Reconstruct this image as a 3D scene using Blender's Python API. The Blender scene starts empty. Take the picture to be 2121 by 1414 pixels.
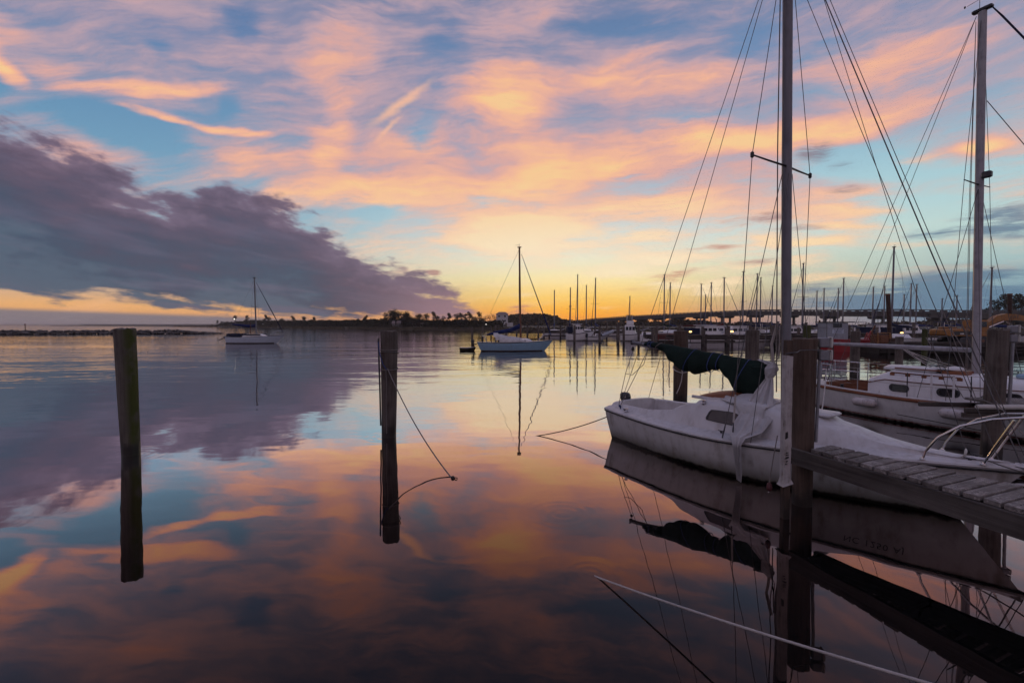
import bpy, bmesh, math, random
from math import sin, cos, pi, radians, atan2, sqrt, exp
from mathutils import Vector, Matrix, noise as mnoise

# ---------------------------------------------------------------- scene, camera, exposure
SC = bpy.context.scene
COL = SC.collection
CAM_H = 2.3
cam_d = bpy.data.cameras.new('camera')
cam_d.sensor_width = 36.0
cam_d.lens = 16.294
cam_d.clip_start = 0.05
cam_d.clip_end = 30000.0
cam_o = bpy.data.objects.new('camera', cam_d)
cam_o.location = (0, 0, CAM_H)
cam_o.rotation_euler = (radians(90 - 2.088), 0, 0)
COL.objects.link(cam_o)
SC.camera = cam_o
SC.view_settings.view_transform = 'Standard'
SC.view_settings.look = 'None'
SC.view_settings.exposure = 0.0
SC.view_settings.gamma = 1.0
SC.view_settings.use_curve_mapping = False
SC.cycles.max_bounces = 6
SC.cycles.glossy_bounces = 4
SC.cycles.diffuse_bounces = 2
SC.cycles.transparent_max_bounces = 8
SC.cycles.caustics_reflective = False
SC.cycles.caustics_refractive = False
SC.cycles.use_denoising = True
SC.cycles.use_adaptive_sampling = True
SC.cycles.adaptive_threshold = 0.02
SC.cycles.adaptive_min_samples = 8

def srgb(r, g, b):
    def f(c):
        c /= 255.0
        return c / 12.92 if c <= 0.04045 else ((c + 0.055) / 1.055) ** 2.4
    return (f(r), f(g), f(b), 1.0)

# ---------------------------------------------------------------- node helper
class NT:
    """Small wrapper that adds nodes and links them."""
    def __init__(self, tree):
        self.t = tree
        self.n = tree.nodes
        self.l = tree.links
    def put(self, sock, v):
        if isinstance(v, bpy.types.NodeSocket):
            self.l.new(v, sock)
        elif v is not None:
            try:
                sock.default_value = v
            except Exception:
                sock.default_value = tuple(v)[:3]
    def math(self, op, a, b=None, c=None, clamp=False):
        n = self.n.new('ShaderNodeMath'); n.operation = op; n.use_clamp = clamp
        for i, v in enumerate((a, b, c)):
            if v is not None:
                self.put(n.inputs[i], v)
        return n.outputs[0]
    def vmath(self, op, a, b=None, scale=None):
        n = self.n.new('ShaderNodeVectorMath'); n.operation = op
        self.put(n.inputs[0], a)
        if b is not None:
            self.put(n.inputs[1], b)
        if scale is not None:
            self.put(n.inputs['Scale'], scale)
        return n.outputs['Value'] if op in ('LENGTH', 'DOT_PRODUCT', 'DISTANCE') else n.outputs['Vector']
    def comb(self, x=0.0, y=0.0, z=0.0):
        n = self.n.new('ShaderNodeCombineXYZ')
        for i, v in enumerate((x, y, z)):
            self.put(n.inputs[i], v)
        return n.outputs[0]
    def sep(self, v):
        n = self.n.new('ShaderNodeSeparateXYZ'); self.put(n.inputs[0], v)
        return n.outputs
    def noise(self, vec, scale=5.0, detail=4.0, rough=0.5, dist=0.0, lac=2.0):
        n = self.n.new('ShaderNodeTexNoise')
        self.put(n.inputs['Vector'], vec); self.put(n.inputs['Scale'], scale)
        self.put(n.inputs['Detail'], detail); self.put(n.inputs['Roughness'], rough)
        self.put(n.inputs['Distortion'], dist); self.put(n.inputs['Lacunarity'], lac)
        return n.outputs
    def ramp(self, fac, stops, interp='LINEAR'):
        n = self.n.new('ShaderNodeValToRGB'); r = n.color_ramp; r.interpolation = interp
        r.elements.remove(r.elements[1])
        r.elements[0].position = stops[0][0]
        for k, (p, c) in enumerate(stops):
            e = r.elements[0] if k == 0 else r.elements.new(p)
            e.color = c if isinstance(c, (tuple, list)) else (c, c, c, 1)
        self.put(n.inputs[0], fac)
        return n.outputs[0]
    def mapr(self, v, a, b, c=0.0, d=1.0, smooth=True):
        n = self.n.new('ShaderNodeMapRange'); n.clamp = True
        n.interpolation_type = 'SMOOTHSTEP' if smooth else 'LINEAR'
        for i, x in enumerate((v, a, b, c, d)):
            self.put(n.inputs[i], x)
        return n.outputs[0]
    def mix(self, fac, a, b, mode='MIX'):
        n = self.n.new('ShaderNodeMix'); n.data_type = 'RGBA'; n.blend_type = mode
        self.put(n.inputs[0], fac); self.put(n.inputs[6], a); self.put(n.inputs[7], b)
        return n.outputs[2]
    def mapping(self, vec, loc=(0, 0, 0), rot=(0, 0, 0), scale=(1, 1, 1), kind='POINT'):
        n = self.n.new('ShaderNodeMapping'); n.vector_type = kind
        self.put(n.inputs[0], vec)
        n.inputs[1].default_value = loc; n.inputs[2].default_value = rot; n.inputs[3].default_value = scale
        return n.outputs[0]

# ---------------------------------------------------------------- world: twilight sky with clouds
SUN_AZ, SUN_EL = 8.0, 0.6          # degrees, azimuth clockwise from +Y
world = bpy.data.worlds.new('World')
SC.world = world
world.use_nodes = True
# cloud bands: centre azimuth, centre elevation, tilt, half length, half width (degrees), weight
WARM = [(-47.54, 21.4, -17.4, 2.04, 1.22, 0.75), (-46.91, 20.72, -8.3, 1.9, 0.83, 0.9), (-47.31, 23.46, -0.7, 2.37, 1.97, 0.5), (-45.14, 19.93, -39.5, 1.31, 0.79, 0.9), (-43.01, 21.23, -18.4, 1.78, 1.47, 0.35), (-37.13, 21.84, 19.2, 7.78, 0.79, 0.95), (-36.37, 19.34, 7.1, 3.53, 0.46, 0.85), (-31.53, 19.37, 0.4, 5.28, 0.39, 0.9), (-19.31, 28.5, 36.0, 4.86, 3.33, 0.6), (0.8, 33.43, -169.4, 10.25, 2.35, 0.22), (-16.04, 15.28, 6.7, 13.16, 1.76, 0.9), (-21.67, 19.5, 42.7, 3.67, 1.92, 0.75), (-23.78, 17.18, 9.1, 3.49, 1.26, 0.35), (-19.86, 23.44, 81.2, 2.82, 1.19, 0.35), (-1.18, 26.08, 9.3, 8.25, 2.77, 0.9), (10.62, 27.97, 9.1, 9.6, 1.31, 0.75), (18.77, 26.14, 0.5, 11.8, 1.56, 0.8), (38.52, 24.05, -8.0, 9.78, 1.55, 0.62), (10.36, 19.25, -0.3, 13.92, 2.27, 0.75), (31.09, 19.3, -1.2, 14.53, 1.46, 1.0), (20.86, 20.44, -3.4, 9.87, 1.89, 0.65), (39.23, 21.44, -5.2, 6.07, 1.54, 0.3), (1.34, 16.45, 9.0, 14.32, 2.13, 0.85), (1.66, 12.19, 4.1, 12.26, 1.68, 0.95), (16.28, 13.82, 3.5, 8.1, 1.37, 0.8), (4.81, 9.85, 5.1, 10.79, 1.48, 0.7), (46.18, 14.82, -3.3, 2.52, 0.49, 0.85), (30.85, 6.28, 6.5, 3.5, 0.6, 0.6), (25.29, 4.62, 4.1, 4.84, 0.58, 0.75), (30.17, 8.4, 2.6, 5.71, 0.5, 0.55), (34.98, 13.11, -5.7, 4.16, 0.54, 0.35), (20.7, 12.57, -4.6, 5.17, 0.83, 0.5), (37.3, 4.66, 1.8, 3.74, 0.56, 0.35), (46.03, 5.2, -0.6, 2.42, 0.57, 0.25), (-26.78, 12.79, 0.2, 2.35, 1.29, 0.3), (-0.61, 23.01, -2.2, 5.85, 2.93, 0.6), (-27.36, 28.69, 27.4, 3.64, 1.56, 0.12), (-40.67, 29.6, 23.8, 7.55, 1.94, 0.35), (-11.94, 19.54, 8.9, 8.49, 2.51, 0.45), (-29.34, 16.98, 8.9, 4.06, 1.58, 0.4), (-0.32, 10.58, 4.9, 11.44, 1.25, 0.7), (19.22, 7.79, 1.1, 8.12, 0.65, 0.5), (14.52, 6.68, 0.9, 7.46, 0.56, 0.5), (19.24, 4.7, -0.1, 5.28, 0.5, 0.55), (35.23, 9.82, -4.3, 4.33, 0.42, 0.5), (32.37, 8.38, -3.9, 5.05, 0.39, 0.5), (40.61, 15.14, -8.2, 3.41, 0.41, 0.45), (35.88, 11.25, -4.1, 5.02, 0.55, 0.5), (39.25, 7.33, -0.8, 4.93, 0.45, 0.5), (28.46, 9.14, -1.4, 5.01, 0.5, 0.6), (32.9, 4.62, 1.0, 4.58, 0.44, 0.6), (26.04, 6.24, 1.4, 4.06, 0.52, 0.6), (22.88, 3.59, 1.2, 4.53, 0.49, 0.5), (43.5, 5.03, -1.3, 4.2, 0.38, 0.45), (16.51, 10.11, 2.2, 5.42, 0.66, 0.5)]
GAP = [(-28.74, 29.17, 21.9, 2.42, 1.83, 0.95), (-37.75, 24.81, 11.9, 1.12, 1.05, 0.5), (-38.58, 17.32, -4.5, 5.67, 1.89, 1.2), (-47.22, 18.48, 18.0, 2.27, 1.49, 1.2), (-31.03, 21.82, -20.0, 0.79, 1.28, 0.6), (-11.88, 21.32, 12.2, 2.59, 2.06, 1.0), (-8.13, 30.76, 38.2, 2.92, 2.08, 0.55), (13.57, 31.7, -5.6, 9.57, 1.67, 0.8), (26.81, 29.27, -7.8, 3.73, 1.55, 0.6), (19.03, 23.03, -3.1, 8.06, 1.01, 0.5), (35.35, 22.91, -7.2, 3.9, 0.96, 0.35), (-2.97, 14.77, 4.5, 4.13, 1.2, 0.6), (-16.05, 12.79, 12.1, 4.47, 1.28, 0.9), (4.07, 15.97, 4.5, 4.11, 0.97, 0.5), (35.57, 16.36, -6.8, 8.45, 1.81, 1.2), (39.12, 14.34, -10.4, 8.47, 1.26, 1.0), (40.47, 11.09, -9.2, 7.16, 1.91, 0.65), (11.01, 10.7, 0.2, 13.41, 1.0, 0.5), (36.03, 8.73, -7.4, 11.7, 1.82, 0.35), (39.32, 6.36, -2.2, 8.35, 1.25, 0.25)]
DARK = [(33.22, 17.45, 2.6, 2.46, 0.8, 0.75), (35.28, 15.65, -0.9, 1.95, 0.44, 0.4), (28.73, 11.1, -2.0, 2.16, 0.45, 0.55), (35.33, 13.31, -6.4, 1.97, 0.45, 0.5), (41.86, 8.33, 4.4, 2.29, 0.52, 0.75), (46.0, 9.17, 8.8, 3.14, 0.87, 0.6), (46.65, 7.93, -3.8, 2.5, 0.55, 0.7), (29.09, 5.38, 3.1, 3.62, 0.41, 0.35), (19.9, 5.81, 12.8, 1.61, 0.66, 0.3), (40.42, 2.65, 2.5, 9.37, 1.06, 0.8), (44.75, 2.65, -6.2, 6.54, 1.75, 0.85), (45.38, 4.83, -2.2, 4.36, 0.57, 0.3), (-0.03, 1.31, 4.8, 3.58, 0.71, 0.55), (-9.59, 6.21, -0.6, 1.01, 0.29, 0.9), (-13.15, 6.59, -8.1, 0.85, 0.28, 0.6), (-4.49, 1.84, 2.4, 1.48, 0.3, 0.5), (21.13, 6.7, 6.7, 3.37, 0.54, 0.25), (29.09, 1.66, -0.9, 4.53, 1.55, 0.35), (25.82, 10.87, 1.0, 2.39, 0.36, 0.5), (30.78, 9.94, -2.6, 3.49, 0.34, 0.5), (23.35, 8.4, -0.5, 3.99, 0.37, 0.45), (27.73, 6.67, 0.2, 3.25, 0.36, 0.5), (18.03, 5.59, 1.5, 2.42, 0.39, 0.35), (33.06, 3.77, 1.4, 2.92, 0.45, 0.5), (41.73, 1.41, -1.3, 8.11, 1.14, 0.6), (10.52, 3.26, 3.3, 3.45, 0.41, 0.25), (14.98, 4.34, 1.8, 4.43, 0.34, 0.25), (0.57, 2.08, 5.7, 1.79, 0.36, 0.5)]
CON = [(-13.25, 24.43, 34.5, 5.48, 0.51, 0.85), (-14.72, 21.9, 42.2, 2.54, 0.29, 0.65)]
TOP_EDGE = [(-54.24, 17.28), (-49.89, 17.1), (-47.36, 16.74), (-45.15, 16.27), (-42.75, 15.65), (-40.15, 14.4), (-37.33, 13.22), (-34.24, 12.94), (-31.29, 14.96), (-28.19, 14.59), (-24.92, 13.0), (-22.22, 11.45), (-20.44, 9.72), (-16.2, 7.75), (-11.74, 6.48), (-8.3, 4.81), (-5.66, 3.66), (-4.19, 1.9)]
BOTTOM_EDGE = [(-54.69, 2.81), (-47.76, 2.72), (-41.79, 2.39), (-34.48, 1.57), (-27.5, 0.9), (-15.17, 0.69), (-4.19, 1.01)]

def build_sky():
    t = NT(world.node_tree)
    for n in list(t.n):
        t.n.remove(n)
    tc = t.n.new('ShaderNodeTexCoord')
    d = t.vmath('NORMALIZE', tc.outputs['Generated'])
    x, y, z = t.sep(d)
    zc = t.math('MAXIMUM', z, 0.0)
    az = t.math('MULTIPLY', t.math('ARCTAN2', x, y), 57.29578)
    el = t.math('MULTIPLY', t.math('ARCSINE', z), 57.29578)
    inv = t.math('DIVIDE', 1.0, t.math('ADD', zc, 0.05))
    deck = t.vmath('SCALE', t.comb(x, y, 0.0), scale=inv)          # flat cloud deck overhead
    elp = t.math('DIVIDE', t.math('MAXIMUM', el, 0.0), 90.0)
    def S(l):
        return [(p / 90.0, srgb(*c)) for p, c in l]
    sun = t.ramp(elp, S([(0, (255, 150, 42)), (1.6, (255, 180, 66)), (3.2, (255, 208, 108)), (5.5, (255, 234, 172)), (8, (238, 238, 212)), (11, (206, 228, 228)), (15, (176, 208, 220)),
                         (20, (148, 184, 208)), (27, (113, 145, 184)), (36, (94, 118, 160)), (55, (112, 127, 165)), (90, (120, 136, 177))]))
    left = t.ramp(elp, S([(0, (206, 146, 112)), (1.8, (240, 180, 118)), (4, (190, 172, 160)), (9, (132, 166, 186)), (14, (118, 163, 192)),
                          (20, (103, 147, 184)), (27, (98, 130, 174)), (36, (92, 114, 156)), (55, (112, 127, 165)), (90, (120, 136, 177))]))
    right = t.ramp(elp, S([(0, (112, 140, 160)), (2, (104, 146, 172)), (5, (146, 184, 196)), (9, (182, 214, 214)), (14, (166, 206, 216)),
                           (20, (130, 174, 202)), (27, (108, 143, 184)), (36, (94, 118, 160)), (55, (112, 127, 165)), (90, (120, 136, 177))]))
    back = t.ramp(elp, S([(0, (134, 138, 160)), (8, (146, 150, 176)), (20, (138, 148, 180)), (40, (126, 142, 180)), (90, (120, 136, 177))]))
    sunf = t.math('POWER', 2.718, t.math('MULTIPLY', t.math('POWER', t.math('DIVIDE', t.math('ABSOLUTE', t.math('SUBTRACT', az, SUN_AZ)), t.mapr(el, 0.0, 9.0, 21.0, 30.0)), 2.0), -1.0))
    lr = t.mapr(az, -28.0, 30.0)
    clear = t.mix(sunf, t.mix(lr, left, right), sun)
    behind = t.mapr(t.math('ABSOLUTE', az), 62.0, 135.0)
    clear = t.mix(behind, clear, back)
    # a share of the physical sky
    sky = t.n.new('ShaderNodeTexSky'); sky.sky_type = 'NISHITA'; sky.sun_disc = False
    sky.sun_elevation = radians(SUN_EL); sky.sun_rotation = radians(SUN_AZ)
    sky.altitude = 0.0; sky.air_density = 1.0; sky.dust_density = 1.2; sky.ozone_density = 2.0
    # ---- organic warp
    wn = t.noise(t.comb(t.math('MULTIPLY', az, 0.05), t.math('MULTIPLY', el, 0.09), 0.0), 1.0, 4.0, 0.56)[1]
    w0 = t.vmath('SUBTRACT', wn, (0.5, 0.5, 0.5))
    wsc = t.math('MULTIPLY_ADD', t.mapr(el, 2.0, 22.0), 5.5, 1.6)
    warp = t.vmath('MULTIPLY', t.vmath('SCALE', w0, scale=wsc), (1.5, 0.95, 1.0))
    P = t.vmath('ADD', t.comb(az, el, 0.0), warp)
    P2 = t.vmath('ADD', t.comb(az, el, 0.0), t.vmath('SCALE', warp, scale=0.75))
    band = bpy.data.node_groups.new('cloud_band', 'ShaderNodeTree')     # one soft elliptical band added to a running sum
    for nm, ty in (('P', 'NodeSocketVector'), ('Sum', 'NodeSocketFloat'), ('C', 'NodeSocketVector'), ('U', 'NodeSocketVector'), ('V', 'NodeSocketVector'), ('Weight', 'NodeSocketFloat')):
        band.interface.new_socket(nm, in_out='INPUT', socket_type=ty)
    band.interface.new_socket('Sum', in_out='OUTPUT', socket_type='NodeSocketFloat')
    g = NT(band)
    gi = g.n.new('NodeGroupInput'); go = g.n.new('NodeGroupOutput')
    gx, gy, gz = g.sep(gi.outputs[0])
    q = g.vmath('SUBTRACT', g.comb(gx, gy, gi.outputs[1]), gi.outputs[2])   # the sum rides in z, where it has no weight
    u = g.vmath('DOT_PRODUCT', q, gi.outputs[3])
    v = g.vmath('DOT_PRODUCT', q, gi.outputs[4])
    w = g.math('SUBTRACT', 1.0, g.math('MULTIPLY_ADD', v, v, g.math('MULTIPLY', u, u)), clamp=True)
    g.l.new(g.math('MULTIPLY_ADD', g.math('MULTIPLY', w, w), gi.outputs[5], gi.outputs[1]), go.inputs[0])
    def total(tab, coord, sec, wk=1.5, lk=1.05):
        acc = None
        for (a, e, rot, L, W, s) in tab:
            hl, hw, r = L * lk + W * 0.5, W * wk, radians(rot)
            ext = abs(hl * cos(r)) + abs(hw * sin(r)) + 6.0
            if a + ext < sec[0] or a - ext > sec[1]:
                continue
            n = t.n.new('ShaderNodeGroup'); n.node_tree = band
            t.l.new(coord, n.inputs[0])
            if acc is not None:
                t.l.new(acc, n.inputs[1])
            n.inputs[2].default_value = (a, e, 0)
            n.inputs[3].default_value = (cos(r) / hl, sin(r) / hl, 0)
            n.inputs[4].default_value = (-sin(r) / hw, cos(r) / hw, 0)
            n.inputs[5].default_value = s
            acc = n.outputs[0]
        return acc if acc is not None else 0.0
    # fibres drawn out along the wind
    azn = t.math('MINIMUM', az, 0.0)
    ew = t.math('MULTIPLY_ADD', t.math('MULTIPLY', azn, azn), 0.0042, el)
    wx, wy, wz = t.sep(warp)
    fx = t.math('MULTIPLY_ADD', wz, 1.1, az)
    fy = t.math('MULTIPLY_ADD', wy, 0.85, ew)
    fib = t.noise(t.comb(t.math('MULTIPLY', fx, 0.10), t.math('MULTIPLY', fy, 0.38), 0.0), 1.0, 6.0, 0.63, 0.0)[0]
    fib2 = t.noise(t.comb(t.math('MULTIPLY', fx, 0.15), t.math('MULTIPLY', fy, 1.25), 4.0), 1.0, 5.0, 0.68, 0.0)[0]
    big = t.noise(t.comb(t.math('MULTIPLY', az, 0.045), t.math('MULTIPLY', ew, 0.11), 7.0), 1.0, 2.0, 0.5)[0]
    f0 = t.math('MULTIPLY', t.math('SUBTRACT', fib, 0.5), 2.0)
    f1 = t.math('MULTIPLY', t.math('SUBTRACT', fib2, 0.5), 0.95)
    f = t.math('ADD', f0, t.math('MULTIPLY', f1, t.mapr(el, 18.0, 6.0, 1.0, 2.0)))
    b0 = t.math('MULTIPLY', t.math('SUBTRACT', big, 0.5), 1.0)
    base_el = t.ramp(elp, [(0, 0.0), (3 / 90, 0.05), (8 / 90, 0.25), (15 / 90, 0.46), (24 / 90, 0.74), (34 / 90, 0.66), (50 / 90, 0.40), (1.0, 0.3)])
    wel = t.ramp(elp, [(0, 0.6), (10 / 90, 0.5), (16 / 90, 0.30), (22 / 90, 0.14), (30 / 90, 0.05), (45 / 90, 0.08), (1, 0.05)])
    glow = t.math('MULTIPLY', t.math('MULTIPLY', sunf, t.mapr(el, 4.0, 9.0)), t.mapr(el, 26.0, 16.0, 0.0, 0.30))
    base_el = t.math('ADD', base_el, glow)
    A0 = t.math('ADD', t.math('ADD', base_el, b0), t.math('MULTIPLY', f, 0.72))
    cream = t.math('MULTIPLY', t.math('MULTIPLY', sunf, t.mapr(el, 18.0, 6.0)), 0.9)
    P0 = t.comb(az, el, 0.0)
    def sector(lo_az, hi_az):
        sec = (lo_az, hi_az)
        warm = total(WARM, P, sec, 1.55)
        gap = total(GAP, P, sec, 1.4)
        wf = t.math('MULTIPLY', warm, t.math('MULTIPLY_ADD', f, 0.75, 0.92))
        A = t.math('MULTIPLY_ADD', wf, 0.95, A0)
        A = t.math('MULTIPLY_ADD', gap, -0.72, A)
        veil_a = t.mapr(A, 0.02, 1.05, 0.0, 0.96)
        # colour of the veil: lit from below, warmer towards the afterglow
        W = t.math('MULTIPLY_ADD', wf, 0.68, t.math('MULTIPLY_ADD', f, 0.34, wel))
        W = t.math('MULTIPLY_ADD', behind, 0.12, W)
        vcol = t.ramp(W, [(0.0, srgb(156, 150, 174)), (0.22, srgb(196, 166, 176)), (0.42, srgb(228, 174, 164)), (0.62, srgb(248, 186, 156)),
                          (0.82, srgb(255, 198, 150)), (1.0, srgb(255, 208, 150))])
        vcol = t.mix(cream, vcol, t.ramp(W, [(0.1, srgb(250, 222, 198)), (0.6, srgb(255, 234, 200)), (1.0, srgb(255, 242, 212))]))
        col = t.mix(veil_a, clear, vcol)
        if hi_az > -26 and lo_az < -1:          # vapour trails
            Pc = t.vmath('ADD', P0, t.vmath('SCALE', t.vmath('SUBTRACT', t.noise(deck, 9.0, 3.0, 0.65)[1], (0.5, 0.5, 0.5)), scale=0.9))
            col = t.mix(t.math('MULTIPLY', total(CON, Pc, sec, 1.4, 1.05), 0.9, clamp=True), col, srgb(255, 196, 158))
        # grey cloud scraps seen from their shaded side
        if hi_az > -20 and lo_az < 60:
            dk = total(DARK, P2, sec, 1.9, 1.25)
            dk = t.math('MULTIPLY', dk, t.math('MULTIPLY_ADD', t.math('SUBTRACT', fib2, 0.5), 4.6, t.math('MULTIPLY_ADD', t.math('SUBTRACT', fib, 0.5), 2.6, 0.8)))
            da = t.mapr(dk, 0.03, 0.75, 0.0, 0.85)
            col = t.mix(da, col, t.mix(t.mapr(sunf, 0.25, 0.95), srgb(96, 126, 152), srgb(206, 142, 122)))
        if lo_az < 0:
            # long stratus bank on the left
            lo, hi = -60.0, 0.0
            def edge(tab):
                st = [((a - lo) / (hi - lo), e / 30.0) for a, e in tab]
                return t.math('MULTIPLY', t.ramp(t.math('DIVIDE', t.math('SUBTRACT', az, lo), hi - lo), st), 30.0)
            top = edge(TOP_EDGE)
            bot = edge(BOTTOM_EDGE)
            lump = t.noise(t.comb(t.math('MULTIPLY_ADD', el, 0.05, t.math('MULTIPLY', az, 0.12)), t.math('MULTIPLY', t.math('POWER', t.math('MAXIMUM', el, 0.0), 0.8), 0.52), 0.0), 1.6, 6.0, 0.60, 0.0)[0]
            lump2 = t.noise(t.comb(t.math('MULTIPLY', az, 0.05), t.math('MULTIPLY_ADD', az, 0.06, t.math('MULTIPLY', t.math('POWER', t.math('MAXIMUM', el, 0.0), 0.7), 0.9)), 3.0), 1.7, 5.0, 0.55, 0.0)[0]
            lv = t.math('SUBTRACT', lump, 0.5)
            l2 = t.math('SUBTRACT', lump2, 0.5)
            above = t.math('MULTIPLY_ADD', lv, 11.0, t.math('SUBTRACT', top, el))
            above = t.math('MULTIPLY_ADD', l2, 5.0, above)
            below = t.math('MULTIPLY_ADD', l2, 3.2, t.math('SUBTRACT', el, bot))
            below = t.math('MULTIPLY_ADD', lv, 4.2, below)
            side = t.mapr(t.math('MULTIPLY_ADD', lv, 8.0, az), -3.2, -6.0)
            far_side = t.mapr(az, -95.0, -62.0)
            m_top = t.mapr(above, -0.4, 1.7)
            sa = t.math('MULTIPLY', t.math('MULTIPLY', m_top, t.mapr(below, -0.2, 0.7)), t.math('MULTIPLY', side, far_side))
            sa = t.math('MULTIPLY', sa, 0.97)
            depth = t.math('DIVIDE', above, 11.0)
            scol = t.ramp(t.math('MULTIPLY_ADD', lv, 0.25, depth),
                          [(0.0, srgb(154, 134, 150)), (0.10, srgb(120, 103, 124)), (0.3, srgb(96, 84, 104)), (0.55, srgb(80, 80, 101)), (0.8, srgb(72, 84, 106)), (1.0, srgb(84, 99, 119))])
            scol = t.mix(t.mapr(lump2, 0.45, 0.72, 0.0, 0.5), scol, srgb(114, 101, 124))
            scol = t.mix(t.math('MULTIPLY', t.mapr(az, -22.0, -6.0), t.mapr(el, 7.0, 1.0)), scol, srgb(150, 122, 136))
            col = t.mix(sa, col, scol)
            # thin bank lying on the far horizon, left
            hz = t.math('MULTIPLY', t.mapr(t.math('MULTIPLY_ADD', az, 0.03, el), 0.15, -0.35), t.mapr(az, -14.0, -30.0))
            col = t.mix(t.math('MULTIPLY', hz, t.mapr(az, -110.0, -60.0, 0.0, 0.85)), col, srgb(112, 116, 132))
        bg = t.n.new('ShaderNodeBackground'); bg.inputs[1].default_value = 0.1
        t.put(bg.inputs[0], t.mix(0.06, t.vmath('SCALE', col, scale=10.0), sky.outputs[0]))
        return bg.outputs[0]
    cuts = [-180.0, -64.0, -34.0, -14.0, 2.0, 16.0, 32.0, 64.0, 180.0]          # the same field everywhere, evaluated piecewise
    shader = sector(cuts[0], cuts[1])
    for k in range(1, len(cuts) - 1):
        mx = t.n.new('ShaderNodeMixShader')
        t.put(mx.inputs[0], t.math('GREATER_THAN', az, cuts[k]))
        t.l.new(shader, mx.inputs[1]); t.l.new(sector(cuts[k], cuts[k + 1]), mx.inputs[2])
        shader = mx.outputs[0]
    # below the horizon (water covers it)
    low = t.n.new('ShaderNodeBackground'); low.inputs[0].default_value = srgb(70, 66, 78)
    mx = t.n.new('ShaderNodeMixShader')
    t.put(mx.inputs[0], t.math('LESS_THAN', el, -1.0))
    t.l.new(shader, mx.inputs[1]); t.l.new(low.outputs[0], mx.inputs[2])
    out = t.n.new('ShaderNodeOutputWorld'); t.l.new(mx.outputs[0], out.inputs[0])
build_sky()
world.cycles.sampling_method = 'NONE'

# the sun has just gone behind the far shore: a weak, warm, low key light
sun_d = bpy.data.lights.new('sun', 'SUN')
sun_d.energy = 0.3
sun_d.angle = radians(0.53)
sun_d.color = (1.0, 0.62, 0.34)
sun_o = bpy.data.objects.new('sun', sun_d)
_sd = Vector((sin(radians(SUN_AZ)) * cos(radians(SUN_EL)), cos(radians(SUN_AZ)) * cos(radians(SUN_EL)), sin(radians(SUN_EL))))
sun_o.rotation_euler = _sd.to_track_quat('Z', 'Y').to_euler()
sun_o.location = (20, 150, 40)
COL.objects.link(sun_o)

# ---------------------------------------------------------------- material helper
MATS = {}
def material(name):
    m = bpy.data.materials.new(name); m.use_nodes = True
    t = NT(m.node_tree)
    for n in list(t.n):
        t.n.remove(n)
    out = t.n.new('ShaderNodeOutputMaterial')
    MATS[name] = m
    return m, t, out
def principled(t, out, col=None, rough=0.5, metal=0.0, spec=0.5, normal=None):
    p = t.n.new('ShaderNodeBsdfPrincipled')
    t.put(p.inputs['Base Color'], col); t.put(p.inputs['Roughness'], rough); t.put(p.inputs['Metallic'], metal)
    t.put(p.inputs['Specular IOR Level'], spec)
    if normal is not None:
        t.put(p.inputs['Normal'], normal)
    t.l.new(p.outputs[0], out.inputs[0])
    return p
def bump(t, height, strength=0.3, dist=0.02):
    b = t.n.new('ShaderNodeBump'); b.inputs['Strength'].default_value = strength; b.inputs['Distance'].default_value = dist
    t.put(b.inputs['Height'], height)
    return b.outputs[0]

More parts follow.
